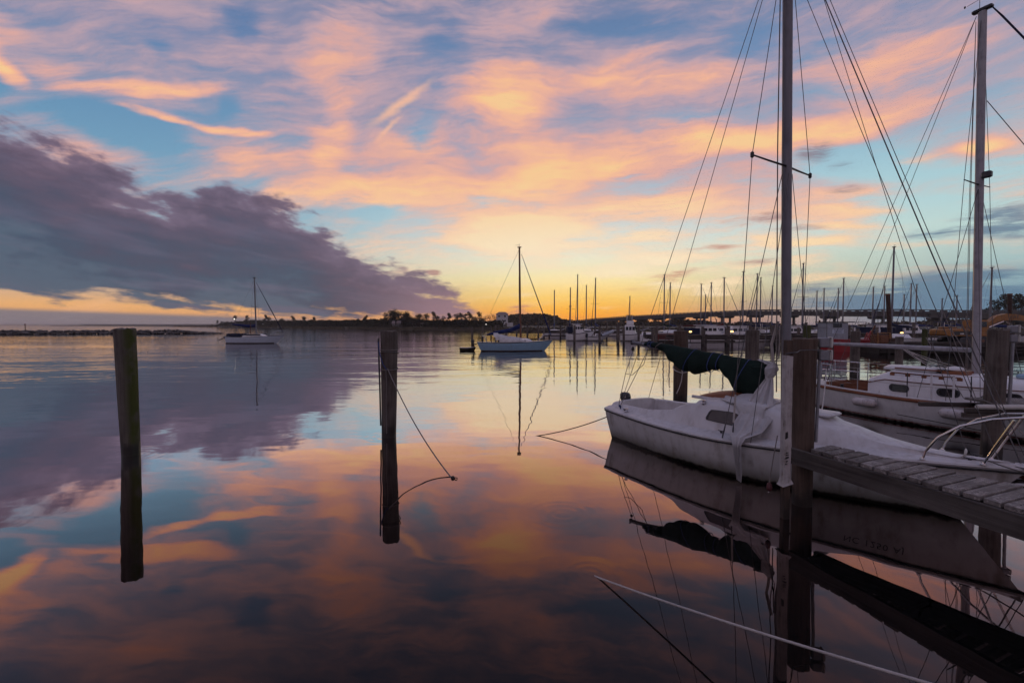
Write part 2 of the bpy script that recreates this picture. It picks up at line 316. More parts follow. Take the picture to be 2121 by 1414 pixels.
def water_material():
    m, t, out = material('water')
    geo = t.n.new('ShaderNodeNewGeometry')
    pos = geo.outputs['Position']
    x, y, z = t.sep(pos)
    dist = t.vmath('LENGTH', t.comb(x, y, 0))
    # slow swell, small ripples in wind patches, and fine catspaws further out
    sw = t.noise(t.mapping(pos, (0, 0, 0), (0, 0, 0.35), (0.55, 1.0, 1)), 0.9, 2.0, 0.45)[0]
    rp = t.noise(t.mapping(pos, (7, 3, 0), (0, 0, -0.2), (0.5, 1.2, 1)), 3.2, 3.0, 0.5)[0]
    patch = t.noise(t.mapping(pos, (2, 9, 0), (0, 0, 0.1), (0.02, 0.07, 1)), 1.0, 3.0, 0.55)[0]
    pm = t.math('MULTIPLY', t.mapr(patch, 0.40, 0.62, 0.15, 1.0), t.mapr(dist, 9.0, 30.0, 0.11, 1.0))
    h = t.math('MULTIPLY', sw, t.mapr(dist, 5.0, 30.0, 0.0065, 0.014))
    h = t.math('ADD', h, t.math('MULTIPLY', t.math('MULTIPLY', rp, pm), 0.0065))
    md = t.noise(t.mapping(pos, (1, 4, 0), (0, 0, 0.12), (0.16, 0.42, 1)), 1.0, 4.0, 0.58)[0]
    h = t.math('ADD', h, t.math('MULTIPLY', t.math('MULTIPLY', md, t.mapr(patch, 0.35, 0.6, 0.45, 1.0)), t.mapr(dist, 8.0, 32.0, 0.0, 0.085)))
    # rings where the mooring line dips in
    for cx, cy, k, amp, R in ((0.735, 4.209, 62.0, 0.00007, 0.6), (0.62, 5.55, 48.0, 0.00008, 0.9), (-6.74, 8.12, 40.0, 0.00022, 0.9), (-2.53, 9.45, 40.0, 0.00022, 0.8), (-0.887, 6.869, 60.0, 0.00008, 0.4)):
        r = t.vmath('DISTANCE', pos, (cx, cy, 0.0))
        w = t.math('MULTIPLY', t.math('SINE', t.math('MULTIPLY', r, k)), t.mapr(r, R, 0.05, 0.0, amp))
        h = t.math('ADD', h, w)
    n = t.n.new('ShaderNodeBump'); n.inputs['Strength'].default_value = 1.0; n.inputs['Distance'].default_value = 1.0
    t.put(n.inputs['Height'], h)
    fr = t.n.new('ShaderNodeFresnel'); fr.inputs['IOR'].default_value = 1.333
    t.l.new(n.outputs[0], fr.inputs['Normal'])
    gl = t.n.new('ShaderNodeBsdfGlossy'); gl.inputs['Roughness'].default_value = 0.015
    t.l.new(n.outputs[0], gl.inputs['Normal'])
    df = t.n.new('ShaderNodeBsdfDiffuse'); df.inputs['Color'].default_value = (0.006, 0.006, 0.006, 1)
    fac = t.math('POWER', t.math('MULTIPLY', fr.outputs[0], 4.0, clamp=True), 1.5)
    # warm tint put into the reflection colour: steep reflections warmer, grazing ones near neutral
    t.put(gl.inputs['Color'], t.mix(t.math('POWER', fac, 0.8), (1.0, 0.66, 0.56, 1), (0.75, 0.73, 0.745, 1)))
    mx = t.n.new('ShaderNodeMixShader')
    t.l.new(fac, mx.inputs[0]); t.l.new(df.outputs[0], mx.inputs[1]); t.l.new(gl.outputs[0], mx.inputs[2])
    t.l.new(mx.outputs[0], out.inputs[0])
    return m
water_material()

def mesh_obj(name, verts, faces, mat, parent=None, smooth=False, kind=None):
    me = bpy.data.meshes.new(name)
    me.from_pydata([tuple(v) for v in verts], [], [tuple(f) for f in faces])
    me.validate()
    if smooth:
        me.polygons.foreach_set('use_smooth', [True] * len(me.polygons))
    if mat:
        me.materials.append(MATS[mat] if isinstance(mat, str) else mat)
    me.update()
    o = bpy.data.objects.new(name, me)
    COL.objects.link(o)
    if parent is not None:
        o.parent = parent
    if kind:
        o['kind'] = kind
    return o
water = mesh_obj('water', [(-9000, -60, 0), (9000, -60, 0), (9000, 9000, 0), (-9000, 9000, 0)], [(0, 1, 2, 3)], 'water', kind='structure')

# ---------------------------------------------------------------- surface materials
def paint(name, rgb, rough=0.45, dirt=0.25, dirt_col=(0.16, 0.13, 0.10), scale=3.0, streak=1.0, metal=0.0, spec=0.5, bmp=0.0, waterline=None):
    """Painted or moulded surface with blotches, vertical streaks and a grubby waterline."""
    m, t, out = material(name)
    tc = t.n.new('ShaderNodeTexCoord'); ob = tc.outputs['Object']
    n1 = t.noise(ob, scale, 5.0, 0.6)[0]
    n2 = t.noise(t.mapping(ob, (0, 0, 0), (0, 0, 0), (scale * 3, scale * 3, scale * 0.35 / max(streak, 0.01))), 1.0, 4.0, 0.6)[0]
    d = t.math('MULTIPLY', t.mapr(n1, 0.36, 0.70), t.mapr(n2, 0.35, 0.70))
    c0 = t.mix(t.mapr(n1, 0.3, 0.7, 0.0, 0.22), tuple(rgb) + (1,), tuple(v * 0.8 for v in rgb) + (1,))
    c = t.mix(t.math('MULTIPLY', d, dirt * 2.4, clamp=True), c0, tuple(dirt_col) + (1,))
    if waterline is not None:
        geo = t.n.new('ShaderNodeNewGeometry')
        z = t.sep(geo.outputs['Position'])[2]
        g = t.math('ADD', z, t.math('MULTIPLY', t.math('SUBTRACT', n2, 0.5), 0.10))
        c = t.mix(t.mapr(g, waterline, 0.03, 0.0, 0.75), c, (0.085, 0.075, 0.045, 1))
        c = t.mix(t.mapr(g, 0.075, 0.03, 0.0, 1.0), c, (0.014, 0.012, 0.010, 1))
    r = t.mapr(n2, 0.3, 0.8, rough * 0.8, min(1.0, rough * 1.35))
    nm = bump(t, n1, bmp, 0.01) if bmp else None
    principled(t, out, c, r, metal, spec, nm)
    return m

def wood(name, dark, light, axis='Z', rough=0.85, moss=0.0, wet=False, lichen=0.0, gscale=1.0, bmp=0.6):
    """Weathered timber, grain along one local axis."""
    m, t, out = material(name)
    tc = t.n.new('ShaderNodeTexCoord'); ob = tc.outputs['Object']
    info = t.n.new('ShaderNodeObjectInfo')
    ob = t.vmath('ADD', ob, t.vmath('SCALE', (13.0, 7.0, 5.0), scale=info.outputs['Random']))
    s = {'X': (1.2, 26, 26), 'Y': (26, 1.2, 26), 'Z': (26, 26, 1.2)}[axis]
    g = t.noise(t.mapping(ob, (0, 0, 0), (0, 0, 0), tuple(v * gscale for v in s)), 1.0, 6.0, 0.65, 0.4)[0]
    b = t.noise(ob, 2.2, 4.0, 0.6)[0]
    f = t.math('MULTIPLY_ADD', b, 0.55, t.math('MULTIPLY', g, 0.75))
    c = t.ramp(f, [(0.34, tuple(v * 0.45 for v in dark) + (1,)), (0.5, tuple(dark) + (1,)), (0.64, tuple((a + d) / 2 for a, d in zip(dark, light)) + (1,)), (0.82, tuple(light) + (1,))])
    # each piece a little different
    c = t.mix(t.mapr(info.outputs['Random'], 0.0, 1.0, 0.0, 0.35), c, tuple(v * 0.6 for v in dark) + (1,))
    if lichen:
        sp = t.noise(ob, 26.0, 4.0, 0.7)[0]
        c = t.mix(t.math('MULTIPLY', t.mapr(sp, 0.50, 0.60), t.mapr(b, 0.40, 0.58, 0.0, lichen)), c, (0.42, 0.38, 0.36, 1))
    if moss:
        geo = t.n.new('ShaderNodeNewGeometry')
        nx = t.sep(geo.outputs['Normal'])[0]
        k = t.math('MULTIPLY', t.mapr(nx, 0.1, 0.95), t.mapr(b, 0.36, 0.6, 0.0, moss))
        c = t.mix(k, c, (0.050, 0.058, 0.010, 1))
    rgh = rough
    if wet:
        geo = t.n.new('ShaderNodeNewGeometry')
        z = t.sep(geo.outputs['Position'])[2]
        zz = t.math('MULTIPLY_ADD', b, 0.5, t.math('MULTIPLY_ADD', g, 0.12, z))
        k = t.mapr(zz, 0.62, 0.40)
        c = t.mix(t.math('MULTIPLY', k, 0.85), c, (0.010, 0.009, 0.008, 1))
        rgh = t.mapr(k, 0.0, 1.0, rough, 0.4)
    principled(t, out, c, rgh, 0.0, 0.3, bump(t, g, bmp, 0.012))
    return m

def cloth(name, rgb, rough=0.9):
    m, t, out = material(name)
    tc = t.n.new('ShaderNodeTexCoord'); ob = tc.outputs['Object']
    n1 = t.noise(ob, 3.5, 5.0, 0.6)[0]
    wv = t.noise(t.mapping(ob, (0, 0, 0), (0, 0, 0), (9, 9, 3)), 1.0, 3.0, 0.5)[0]
    c = t.mix(t.mapr(n1, 0.3, 0.72, 0.0, 0.75), tuple(rgb) + (1,), tuple(v * 0.62 for v in rgb) + (1,))
    principled(t, out, c, rough, 0.0, 0.2, bump(t, wv, 0.35, 0.03))
    return m

def flat(name, rgb, rough=0.5, metal=0.0, spec=0.5):
    m, t, out = material(name)
    tc = t.n.new('ShaderNodeTexCoord')
    n1 = t.noise(tc.outputs['Object'], 6.0, 3.0, 0.55)[0]
    c = t.mix(t.mapr(n1, 0.3, 0.7, 0.0, 0.5), tuple(rgb) + (1,), tuple(v * 0.7 for v in rgb) + (1,))
    principled(t, out, c, t.mapr(n1, 0.25, 0.75, rough * 0.8, min(1, rough * 1.2)), metal, spec)
    return m

def glow(name, rgb, strength):
    m, t, out = material(name)
    e = t.n.new('ShaderNodeEmission'); e.inputs[0].default_value = tuple(rgb) + (1,); e.inputs[1].default_value = strength
    t.l.new(e.outputs[0], out.inputs[0])

def foliage(name, a, b):
    m, t, out = material(name)
    info = t.n.new('ShaderNodeObjectInfo')
    geo = t.n.new('ShaderNodeNewGeometry')
    n = t.noise(geo.outputs['Position'], 0.45, 4.0, 0.6)[0]
    c = t.mix(t.mapr(n, 0.3, 0.7), tuple(a) + (1,), tuple(b) + (1,))
    c = t.mix(t.math('MULTIPLY', info.outputs['Random'], 0.4), c, (0.05, 0.035, 0.02, 1))
    principled(t, out, c, 0.9, 0.0, 0.1)

wood('piling_wood', (0.065, 0.050, 0.043), (0.184, 0.157, 0.140), 'Z', wet=True)
wood('mossy_wood', (0.061, 0.050, 0.043), (0.155, 0.136, 0.119), 'Z', moss=1.0, wet=True)
wood('green_wood', (0.035, 0.042, 0.014), (0.077, 0.084, 0.035), 'Z', wet=True)
wood('brown_wood', (0.047, 0.030, 0.022), (0.121, 0.085, 0.067), 'Z', wet=True)
wood('plank_wood', (0.079, 0.066, 0.060), (0.225, 0.199, 0.188), 'Y', lichen=0.6)
wood('beam_wood', (0.050, 0.041, 0.037), (0.133, 0.115, 0.105), 'X', gscale=0.8)
wood('old_dock_wood', (0.038, 0.032, 0.028), (0.098, 0.084, 0.077), 'X')
wood('barge_wood', (0.022, 0.018, 0.015), (0.055, 0.046, 0.040), 'X')
wood('teak', (0.13, 0.045, 0.022), (0.26, 0.10, 0.05), 'X', rough=0.5, bmp=0.2)
paint('gelcoat', (0.57, 0.56, 0.565), 0.38, 0.34, (0.20, 0.165, 0.13), waterline=0.30)
paint('gelcoat_deck', (0.55, 0.535, 0.545), 0.5, 0.20, (0.26, 0.22, 0.19), 4.0, bmp=0.04)
paint('gelcoat_white', (0.70, 0.69, 0.70), 0.32, 0.10, waterline=0.16)
paint('cabin_white', (0.70, 0.69, 0.70), 0.4, 0.10)
paint('hull_blue', (0.26, 0.42, 0.56), 0.4, 0.08)
paint('hull_pale', (0.50, 0.56, 0.66), 0.4, 0.08)
paint('hull_navy', (0.03, 0.05, 0.12), 0.35, 0.08)
paint('hull_red', (0.32, 0.022, 0.030), 0.45, 0.2)
paint('hull_cream', (0.58, 0.54, 0.46), 0.45, 0.15)
paint('bottom_paint', (0.020, 0.012, 0.010), 0.6, 0.2)
paint('boot_red', (0.17, 0.025, 0.018), 0.5, 0.2)
paint('mast_paint', (0.16, 0.158, 0.18), 0.42, 0.25, (0.08, 0.075, 0.08), 5.0, metal=0.15)
paint('mast_white', (0.34, 0.33, 0.355), 0.4, 0.25, (0.10, 0.09, 0.09), 6.0)
paint('vinyl', (0.42, 0.39, 0.385), 0.45, 0.45, (0.14, 0.11, 0.09), 7.0)
paint('yellow_paint', (0.30, 0.125, 0.02), 0.45, 0.35, (0.07, 0.045, 0.025))
paint('grey_paint', (0.30, 0.33, 0.38), 0.5, 0.2)
paint('concrete', (0.10, 0.094, 0.092), 0.9, 0.3, (0.09, 0.08, 0.07), 0.4)
paint('rust', (0.16, 0.065, 0.03), 0.8, 0.5, (0.05, 0.025, 0.015))
paint('house_wall', (0.52, 0.50, 0.50), 0.7, 0.1, scale=0.5)
paint('house_roof', (0.24, 0.17, 0.15), 0.8, 0.1, scale=0.5)
paint('fender_white', (0.55, 0.50, 0.50), 0.5, 0.35, (0.16, 0.12, 0.11), 8.0)
flat('black_trim', (0.012, 0.011, 0.012), 0.5)
flat('dark_metal', (0.05, 0.05, 0.055), 0.45, 0.6)
flat('spud_steel', (0.055, 0.030, 0.022), 0.75, 0.2)
flat('steel', (0.62, 0.60, 0.60), 0.18, 1.0)
flat('wire', (0.10, 0.095, 0.10), 0.45, 0.7)
flat('grey_plastic', (0.23, 0.23, 0.25), 0.55)
flat('pale_plastic', (0.55, 0.53, 0.50), 0.5)
flat('motor_black', (0.022, 0.022, 0.026), 0.3)
flat('window_glass', (0.022, 0.020, 0.024), 0.10, 0.0, 0.6)
flat('window_tint', (0.060, 0.045, 0.045), 0.22, 0.0, 0.5)
flat('rope_white', (0.46, 0.42, 0.40), 0.9)
flat('rope_grey', (0.17, 0.15, 0.14), 0.9)
flat('rope_dark', (0.045, 0.036, 0.032), 0.9)
flat('rope_blue', (0.035, 0.06, 0.19), 0.9)
flat('float_red', (0.07, 0.012, 0.016), 0.6)
flat('lettering', (0.07, 0.07, 0.08), 0.5)
flat('rock', (0.10, 0.088, 0.082), 0.95)
flat('bark', (0.035, 0.027, 0.022), 0.95)
flat('land', (0.050, 0.044, 0.030), 1.0)
flat('marsh', (0.075, 0.060, 0.035), 1.0)
flat('far_land', (0.030, 0.035, 0.045), 1.0)
cloth('canvas_green', (0.009, 0.021, 0.017))
cloth('canvas_blue', (0.020, 0.032, 0.115))
cloth('canvas_red', (0.10, 0.022, 0.020))
cloth('canvas_navy', (0.018, 0.022, 0.05))
cloth('sailcloth', (0.50, 0.485, 0.49))
cloth('tarp', (0.60, 0.58, 0.58))
foliage('pine_foliage', (0.020, 0.024, 0.014), (0.045, 0.046, 0.024))
foliage('forest_foliage', (0.055, 0.045, 0.028), (0.115, 0.085, 0.055))
glow('lamp_warm', (1.0, 0.60, 0.20), 4.0)
glow('lamp_white', (1.0, 0.92, 0.80), 2.0)

# ---------------------------------------------------------------- mesh builder
class MB:
    def __init__(self):
        self.v = []; self.f = []
    def add(self, vs, fs):
        o = len(self.v)
        self.v += [Vector(p) for p in vs]
        self.f += [tuple(i + o for i in q) for q in fs]
        return self
    def box(self, c, s, rz=0.0, ry=0.0, taper=1.0):
        hx, hy, hz = s[0] / 2, s[1] / 2, s[2] / 2
        R = Matrix.Rotation(rz, 3, 'Z') @ Matrix.Rotation(ry, 3, 'Y')
        vs = []
        for z, k in ((-hz, 1.0), (hz, taper)):
            for x, y in ((-hx, -hy), (hx, -hy), (hx, hy), (-hx, hy)):
                vs.append(Vector(c) + R @ Vector((x * k, y * k, z)))
        return self.add(vs, [(3, 2, 1, 0), (4, 5, 6, 7), (0, 1, 5, 4), (1, 2, 6, 5), (2, 3, 7, 6), (3, 0, 4, 7)])
    def bbox(self, c, s, b=0.01, rz=0.0):
        """box with chamfered vertical and horizontal edges"""
        hx, hy, hz = s[0] / 2, s[1] / 2, s[2] / 2
        R = Matrix.Rotation(rz, 3, 'Z')
        def ring(z, i):
            a, d = hx - i, hy - i
            e = b
            return [(a - e, -d, z), (a, -d + e, z), (a, d - e, z), (a - e, d, z), (-a + e, d, z), (-a, d - e, z), (-a, -d + e, z), (-a + e, -d, z)]
        secs = [ring(-hz, b), ring(-hz + b, 0), ring(hz - b, 0), ring(hz, b)]
        secs = [[Vector(c) + R @ Vector(p) for p in s_] for s_ in secs]
        return self.loft(secs, True, True)
    def loft(self, secs, closed=False, caps=False):
        n = len(secs[0]); vs = [p for s in secs for p in s]; fs = []
        for i in range(len(secs) - 1):
            for j in range(n if closed else n - 1):
                k = (j + 1) % n
                fs.append((i * n + j, i * n + k, (i + 1) * n + k, (i + 1) * n + j))
        if caps:
            fs.append(tuple(range(n))[::-1]); fs.append(tuple((len(secs) - 1) * n + j for j in range(n)))
        return self.add(vs, fs)
    def tube(self, pts, r, n=8, caps=True, flat_k=1.0):
        pts = [Vector(p) for p in pts]
        m = len(pts)
        rs = r if isinstance(r, (list, tuple)) else [r] * m
        up = None; secs = []
        for i, p in enumerate(pts):
            d = (pts[min(i + 1, m - 1)] - pts[max(i - 1, 0)])
            if d.length < 1e-9:
                d = Vector((0, 0, 1))
            d.normalize()
            if up is None:
                up = Vector((0, 0, 1)) if abs(d.z) < 0.9 else Vector((1, 0, 0))
            s = d.cross(up)
            if s.length < 1e-6:
                s = d.orthogonal()
            s.normalize(); u = s.cross(d).normalized(); up = u
            secs.append([p + (s * cos(2 * pi * k / n) + u * sin(2 * pi * k / n) * flat_k) * rs[i] for k in range(n)])
        return self.loft(secs, True, caps)
    def lathe(self, prof, c=(0, 0, 0), n=16):
        secs = [[(c[0] + r * cos(2 * pi * k / n), c[1] + r * sin(2 * pi * k / n), c[2] + z) for k in range(n)] for r, z in prof]
        return self.loft(secs, True, True)
    def build(self, name, mat, parent=None, angle=40.0, kind=None):
        o = mesh_obj(name, self.v, self.f, mat, parent, kind=kind)
        me = o.data
        bm = bmesh.new(); bm.from_mesh(me); bmesh.ops.recalc_face_normals(bm, faces=bm.faces); bm.to_mesh(me); bm.free()
        if angle:
            me.polygons.foreach_set('use_smooth', [True] * len(me.polygons))
            me.set_sharp_from_angle(angle=radians(angle))
        return o

def tag(o, label, cat, group=None, kind=None):
    if label:
        o['label'] = label
    if cat:
        o['category'] = cat
    if group:
        o['group'] = group
    if kind:
        o['kind'] = kind
    return o
def thing(name, label, cat, loc=(0, 0, 0), rz=0.0, group=None):
    o = bpy.data.objects.new(name, None)
    o.empty_display_size = 0.2
    COL.objects.link(o)
    o.location = loc; o.rotation_euler = (0, 0, rz)
    return tag(o, label, cat, group)
def lerp(a, b, t):
    return a + (b - a) * t
def curve1(tab, x):
    """piecewise smooth interpolation through (x, y) pairs"""
    if x <= tab[0][0]:
        return tab[0][1]
    for (x0, y0), (x1, y1) in zip(tab, tab[1:]):
        if x <= x1:
            t = (x - x0) / (x1 - x0)
            t = t * t * (3 - 2 * t) if len(tab) > 3 else t
            return y0 + (y1 - y0) * t
    return tab[-1][1]
def sag_line(a, b, sag, n=10):
    a, b = Vector(a), Vector(b)
    return [a.lerp(b, i / n) - Vector((0, 0, sag * 4 * (i / n) * (1 - i / n))) for i in range(n + 1)]
def duplicate(root, loc, rz=0.0, scale=None):
    r = root.copy(); COL.objects.link(r); r.location = loc; r.rotation_euler = (0, 0, rz)
    if scale is not None:
        r.scale = scale
    for ch in root.children:
        c = ch.copy(); COL.objects.link(c); c.parent = r
        for g in ch.children:
            d = g.copy(); COL.objects.link(d); d.parent = c
    return r

# ---------------------------------------------------------------- hulls
def hull_sections(L, beam, free, over_bow=0.5, over_stern=0.15, draft=0.3, n=18, fine=2.2, stern_w=0.7, wl_k=0.84, sheer_bow=0.18, sheer_stern=0.03, stem_pow=4.0):
    """Sections from port sheer round the keel to starboard sheer; x forward from the stern waterline, y to port."""
    secs, sheer = [], []
    for i in range(n + 1):
        t = i / n
        t = t if t < 0.5 else 0.5 + (1 - (1 - (t - 0.5) * 2) ** 1.35) / 2
        w = lerp(stern_w, 1.0, sin(min(1.0, t / 0.45) * pi / 2)) if t < 0.45 else max(0.0, 1 - ((t - 0.45) / 0.55) ** fine)
        b = beam / 2 * w
        bw = b * wl_k * (1 - 0.25 * max(0, t - 0.6))
        zs = free + sheer_bow * max(0.0, (t - 0.35) / 0.65) ** 2 + sheer_stern * max(0.0, 1 - t / 0.4) ** 2
        kx = draft * sin(pi * min(1.0, max(0.06, t * 0.98)))
        def X(z):
            q = max(0.0, z) / (free + sheer_bow)
            return t * L + over_bow * (t ** stem_pow) * q - over_stern * (1 - t) ** 4 * q
        half = [(b, zs), (b * 0.985, zs * 0.75), (lerp(b, bw, 0.45), zs * 0.45), (lerp(b, bw, 0.8), zs * 0.18), (bw, 0.0), (bw * 0.72, -kx * 0.45), (bw * 0.3, -kx * 0.85)]
        sec = [(X(z), y, z) for y, z in half] + [(X(-kx), 0.0, -kx)] + [(X(z), -y, z) for y, z in half[::-1]]
        secs.append(sec); sheer.append((X(zs), b, zs))
    return secs, sheer
def sheer_at(sheer, x):
    for (x0, b0, z0), (x1, b1, z1) in zip(sheer, sheer[1:]):
        if x <= x1:
            t = max(0.0, min(1.0, (x - x0) / max(1e-6, x1 - x0)))
            return lerp(b0, b1, t), lerp(z0, z1, t)
    return sheer[-1][1], sheer[-1][2]
def build_hull(parent, secs, mat, name='hull'):
    m = MB()
    m.loft(secs, False, False)
    m.add(secs[0], [tuple(range(len(secs[0])))])           # transom
    return m.build(name, mat, parent, 50)
def build_flat_deck(parent, sheer, mat, camber=0.04, name='deck'):
    m = MB(); secs = []
    for (x, b, z) in sheer:
        secs.append([(x, b * k, z + camber * (1 - k * k) - 0.004) for k in (1, 0.6, 0.2, -0.2, -0.6, -1)])
    m.loft(secs)
    return m.build(name, mat, parent, 60)
def rail(parent, sheer, mat, r=0.025, lift=0.0, name='rub_rail', out=0.0, flat_k=1.0):
    m = MB()
    for s in (1, -1):
        m.tube([(x, s * (b + out), z + lift) for x, b, z in sheer], r, 6, True, flat_k)
    return m.build(name, mat, parent)
def trunk_cabin(parent, sheer, x0, x1, h, w=0.62, mat='cabin_white', name='cabin', front=0.35, back=0.08):
    """lofted coach roof with raked front and rounded shoulders"""
    m = MB(); secs = []
    N = 9
    for i in range(N + 1):
        t = i / N
        x = lerp(x0, x1, t)
        b, z = sheer_at(sheer, x)
        hb = min(b * 0.9, w * (1 - 0.22 * t))
        k = min(1.0, t / 0.05) * min(1.0, (1 - t) / 0.22)
        hh = h * (0.02 + 0.98 * sin(k * pi / 2)) * (1 - 0.18 * t)
        half = [(hb, z - 0.02), (hb * 0.97, z + hh * 0.6), (hb * 0.88, z + hh * 0.92), (hb * 0.6, z + hh * 1.02), (0, z + hh * 1.08)]
        secs.append([(x, y, q) for y, q in half] + [(x, -y, q) for y, q in half[-2::-1]])
    m.loft(secs)
    m.add(secs[0], [tuple(range(len(secs[0])))]); m.add(secs[-1], [tuple(range(len(secs[-1])))])
    return m.build(name, mat, parent, 35)

# ================================================================ near pilings, ropes and finger dock
def piling_mesh(r, top, seed, lean=(0.0, 0.0), n=30, foot=-0.8, cracks=6, flare=0.0, ragged=0.012):
    rnd = random.Random(seed)
    cr = [(rnd.uniform(0, 2 * pi), rnd.uniform(0.08, 0.16), rnd.uniform(0.02, 0.05), rnd.uniform(-0.3, top * 0.6), rnd.uniform(top * 0.6, top + 0.4)) for _ in range(cracks)]
    rings = 22; secs = []
    for i in range(rings + 1):
        z = lerp(foot, top, i / rings)
        f = (z - foot) / (top - foot)
        ring = []
        for k in range(n):
            a = 2 * pi * k / n
            q = r * (1.0 + flare * f) * (1 + 0.05 * mnoise.noise(Vector((cos(a) * 1.3, sin(a) * 1.3, z * 0.8 + seed * 3.7))) + 0.025 * mnoise.noise(Vector((cos(a) * 4, sin(a) * 4, z * 1.5 + seed))))
            for (ca, cw, cd, c0, c1) in cr:
                da = abs((a - ca + pi) % (2 * pi) - pi)
                if da < cw and c0 < z < c1:
                    q -= cd * r * 3 * (1 - da / cw)
            zz = z + (ragged * mnoise.noise(Vector((cos(a) * 3, sin(a) * 3, seed * 2.0))) + 0.4 * ragged * mnoise.noise(Vector((cos(a) * 9, sin(a) * 9, seed))) if i == rings else 0)
            ring.append((q * cos(a) + lean[0] * z, q * sin(a) + lean[1] * z, zz))
        secs.append(ring)
    m = MB(); m.loft(secs, True, False)
    inner = [((p[0] - lean[0] * top) * 0.82 + lean[0] * top, (p[1] - lean[1] * top) * 0.82 + lean[1] * top, p[2] + 0.008) for p in secs[-1]]
    m.loft([secs[-1], inner], True, False)
    m.add(inner + [(lean[0] * top, lean[1] * top, top + 0.004)], [(k, (k + 1) % n, n) for k in range(n)])
    return m
def piling(label, x, y, top, r, mat, seed, lean=(0, 0), group='round timber mooring pilings', **kw):
    o = piling_mesh(r, top, seed, lean, **kw).build('mooring_piling', mat, None, 50)
    o.location = (x, y, 0)
    return tag(o, label, 'piling', group)
def rope(name, pts, r, mat, label=None, group=None, parent=None, n=6, cat='rope'):
    o = MB().tube(pts, r, n).build(name, mat, parent, 80)
    if parent is None:
        tag(o, label, cat, group)
    return o
def loop_pts(cx, cy, z, r, tilt=0.0, n=20, jitter=0.004, seed=0, turns=1.0):
    rnd = random.Random(seed)
    return [(cx + (r + rnd.uniform(-jitter, jitter)) * cos(2 * pi * turns * k / n), cy + (r + rnd.uniform(-jitter, jitter)) * sin(2 * pi * turns * k / n), z + tilt * sin(2 * pi * turns * k / n) + rnd.uniform(-jitter, jitter)) for k in range(n + 1)]

piling('dark mossy piling standing alone in open water at the far left', -6.74, 8.12, 2.222, 0.129, 'mossy_wood', 3, (-0.020, 0), cracks=9, flare=0.26, ragged=0.03)
# the roped piling in the middle
pc = thing('roped_piling', 'dark piling with blue and grey ropes tied near its top, middle of the open water', 'piling', (-2.53, 9.45, 0), group='round timber mooring pilings')
piling_mesh(0.132, 2.163, 8, (0.014, 0), cracks=9, flare=0.32, ragged=0.025).build('shaft', 'piling_wood', pc, 50)
MB().tube([(-0.140, -0.09, 0.25), (-0.150, -0.09, 1.0), (-0.160, -0.10, 1.6), (-0.165, -0.10, 2.02)], 0.017, 6).build('iron_rod', 'dark_metal', pc)
for cx, z, r_, tl, sd in ((0.032, 1.80, 0.009, 0.02, 1), (0.030, 1.72, 0.009, -0.03, 2), (0.026, 1.40, 0.010, 0.01, 4)):
    MB().tube(loop_pts(cx, 0, z, 0.110 + 0.042 * z, tl, seed=sd), r_, 5).build('rope_wrap', 'rope_grey', pc)
MB().tube([(-0.16, -0.14, 1.95), (-0.13, -0.17, 1.75), (-0.09, -0.19, 1.62), (-0.05, -0.20, 1.50), (0.02, -0.195, 1.40)], 0.010, 5).build('blue_rope', 'rope_blue', pc)
MB().tube([(0.0, -0.180, 1.42), (0.01, -0.175, 1.1), (-0.005, -0.168, 0.7), (0.0, -0.160, 0.1)], 0.009, 5).build('hanging_rope', 'rope_grey', pc)
rope('mooring_line', sag_line((-2.49, 9.25, 1.42), (-0.887, 6.869, -0.02), 0.16, 14), 0.011, 'rope_grey', 'taut grey line from the roped piling slanting down into the water')
kn = thing('line_float', 'small dark knotted float where the slanting grey line meets the water', 'float', (-0.887, 6.869, 0))
MB().lathe([(0.004, -0.03), (0.028, -0.012), (0.034, 0.008), (0.022, 0.03), (0.004, 0.036)], (0, 0, 0), 10).build('knot', 'rope_dark', kn)
MB().tube([(0.02, -0.01, 0.01), (0.05, -0.03, 0.02), (0.07, -0.02, 0.006)], 0.008, 5).build('rope_tail', 'rope_dark', kn)
rope('stern_line', sag_line((2.20, 9.30, 0.56), (0.475, 9.529, -0.01), 0.07, 14), 0.010, 'rope_dark', 'thin dark line from the stern of the white daysailer into the water')
def twisted(name, path, r, mat, label, pitch=0.035, per=7):
    """three-strand laid rope along a smooth path"""
    m = MB(); L = [0.0]
    for a, b in zip(path, path[1:]):
        L.append(L[-1] + (b - a).length)
    n = int(L[-1] / pitch * per); rnd = random.Random(2)
    for s in range(3):
        pts = []; j = 0
        for i in range(n + 1):
            d = L[-1] * i / n
            while j < len(path) - 2 and d > L[j + 1]:
                j += 1
            u = (d - L[j]) / (L[j + 1] - L[j]); p = path[j].lerp(path[j + 1], u)
            t_ = (path[j + 1] - path[j]).normalized(); e1 = t_.cross(Vector((0, 0, 1))).normalized(); e2 = e1.cross(t_)
            ph = 2 * pi * (d / pitch) + s * 2 * pi / 3
            pts.append(p + (e1 * cos(ph) + e2 * sin(ph)) * r * 0.5)
        m.tube(pts, r * 0.58, 5)
    o = m.build(name, mat, None, 80)
    return tag(o, label, 'rope')
twisted('dock_line', [Vector((0.735, 4.209, -0.015)).lerp(Vector((2.63, 1.42, 0.80)), i / 28) - Vector((0, 0, 0.05 * 4 * (i / 28) * (1 - i / 28))) for i in range(29)], 0.0085, 'rope_white',
        'pale laid rope rising from the near water towards the bottom right corner')

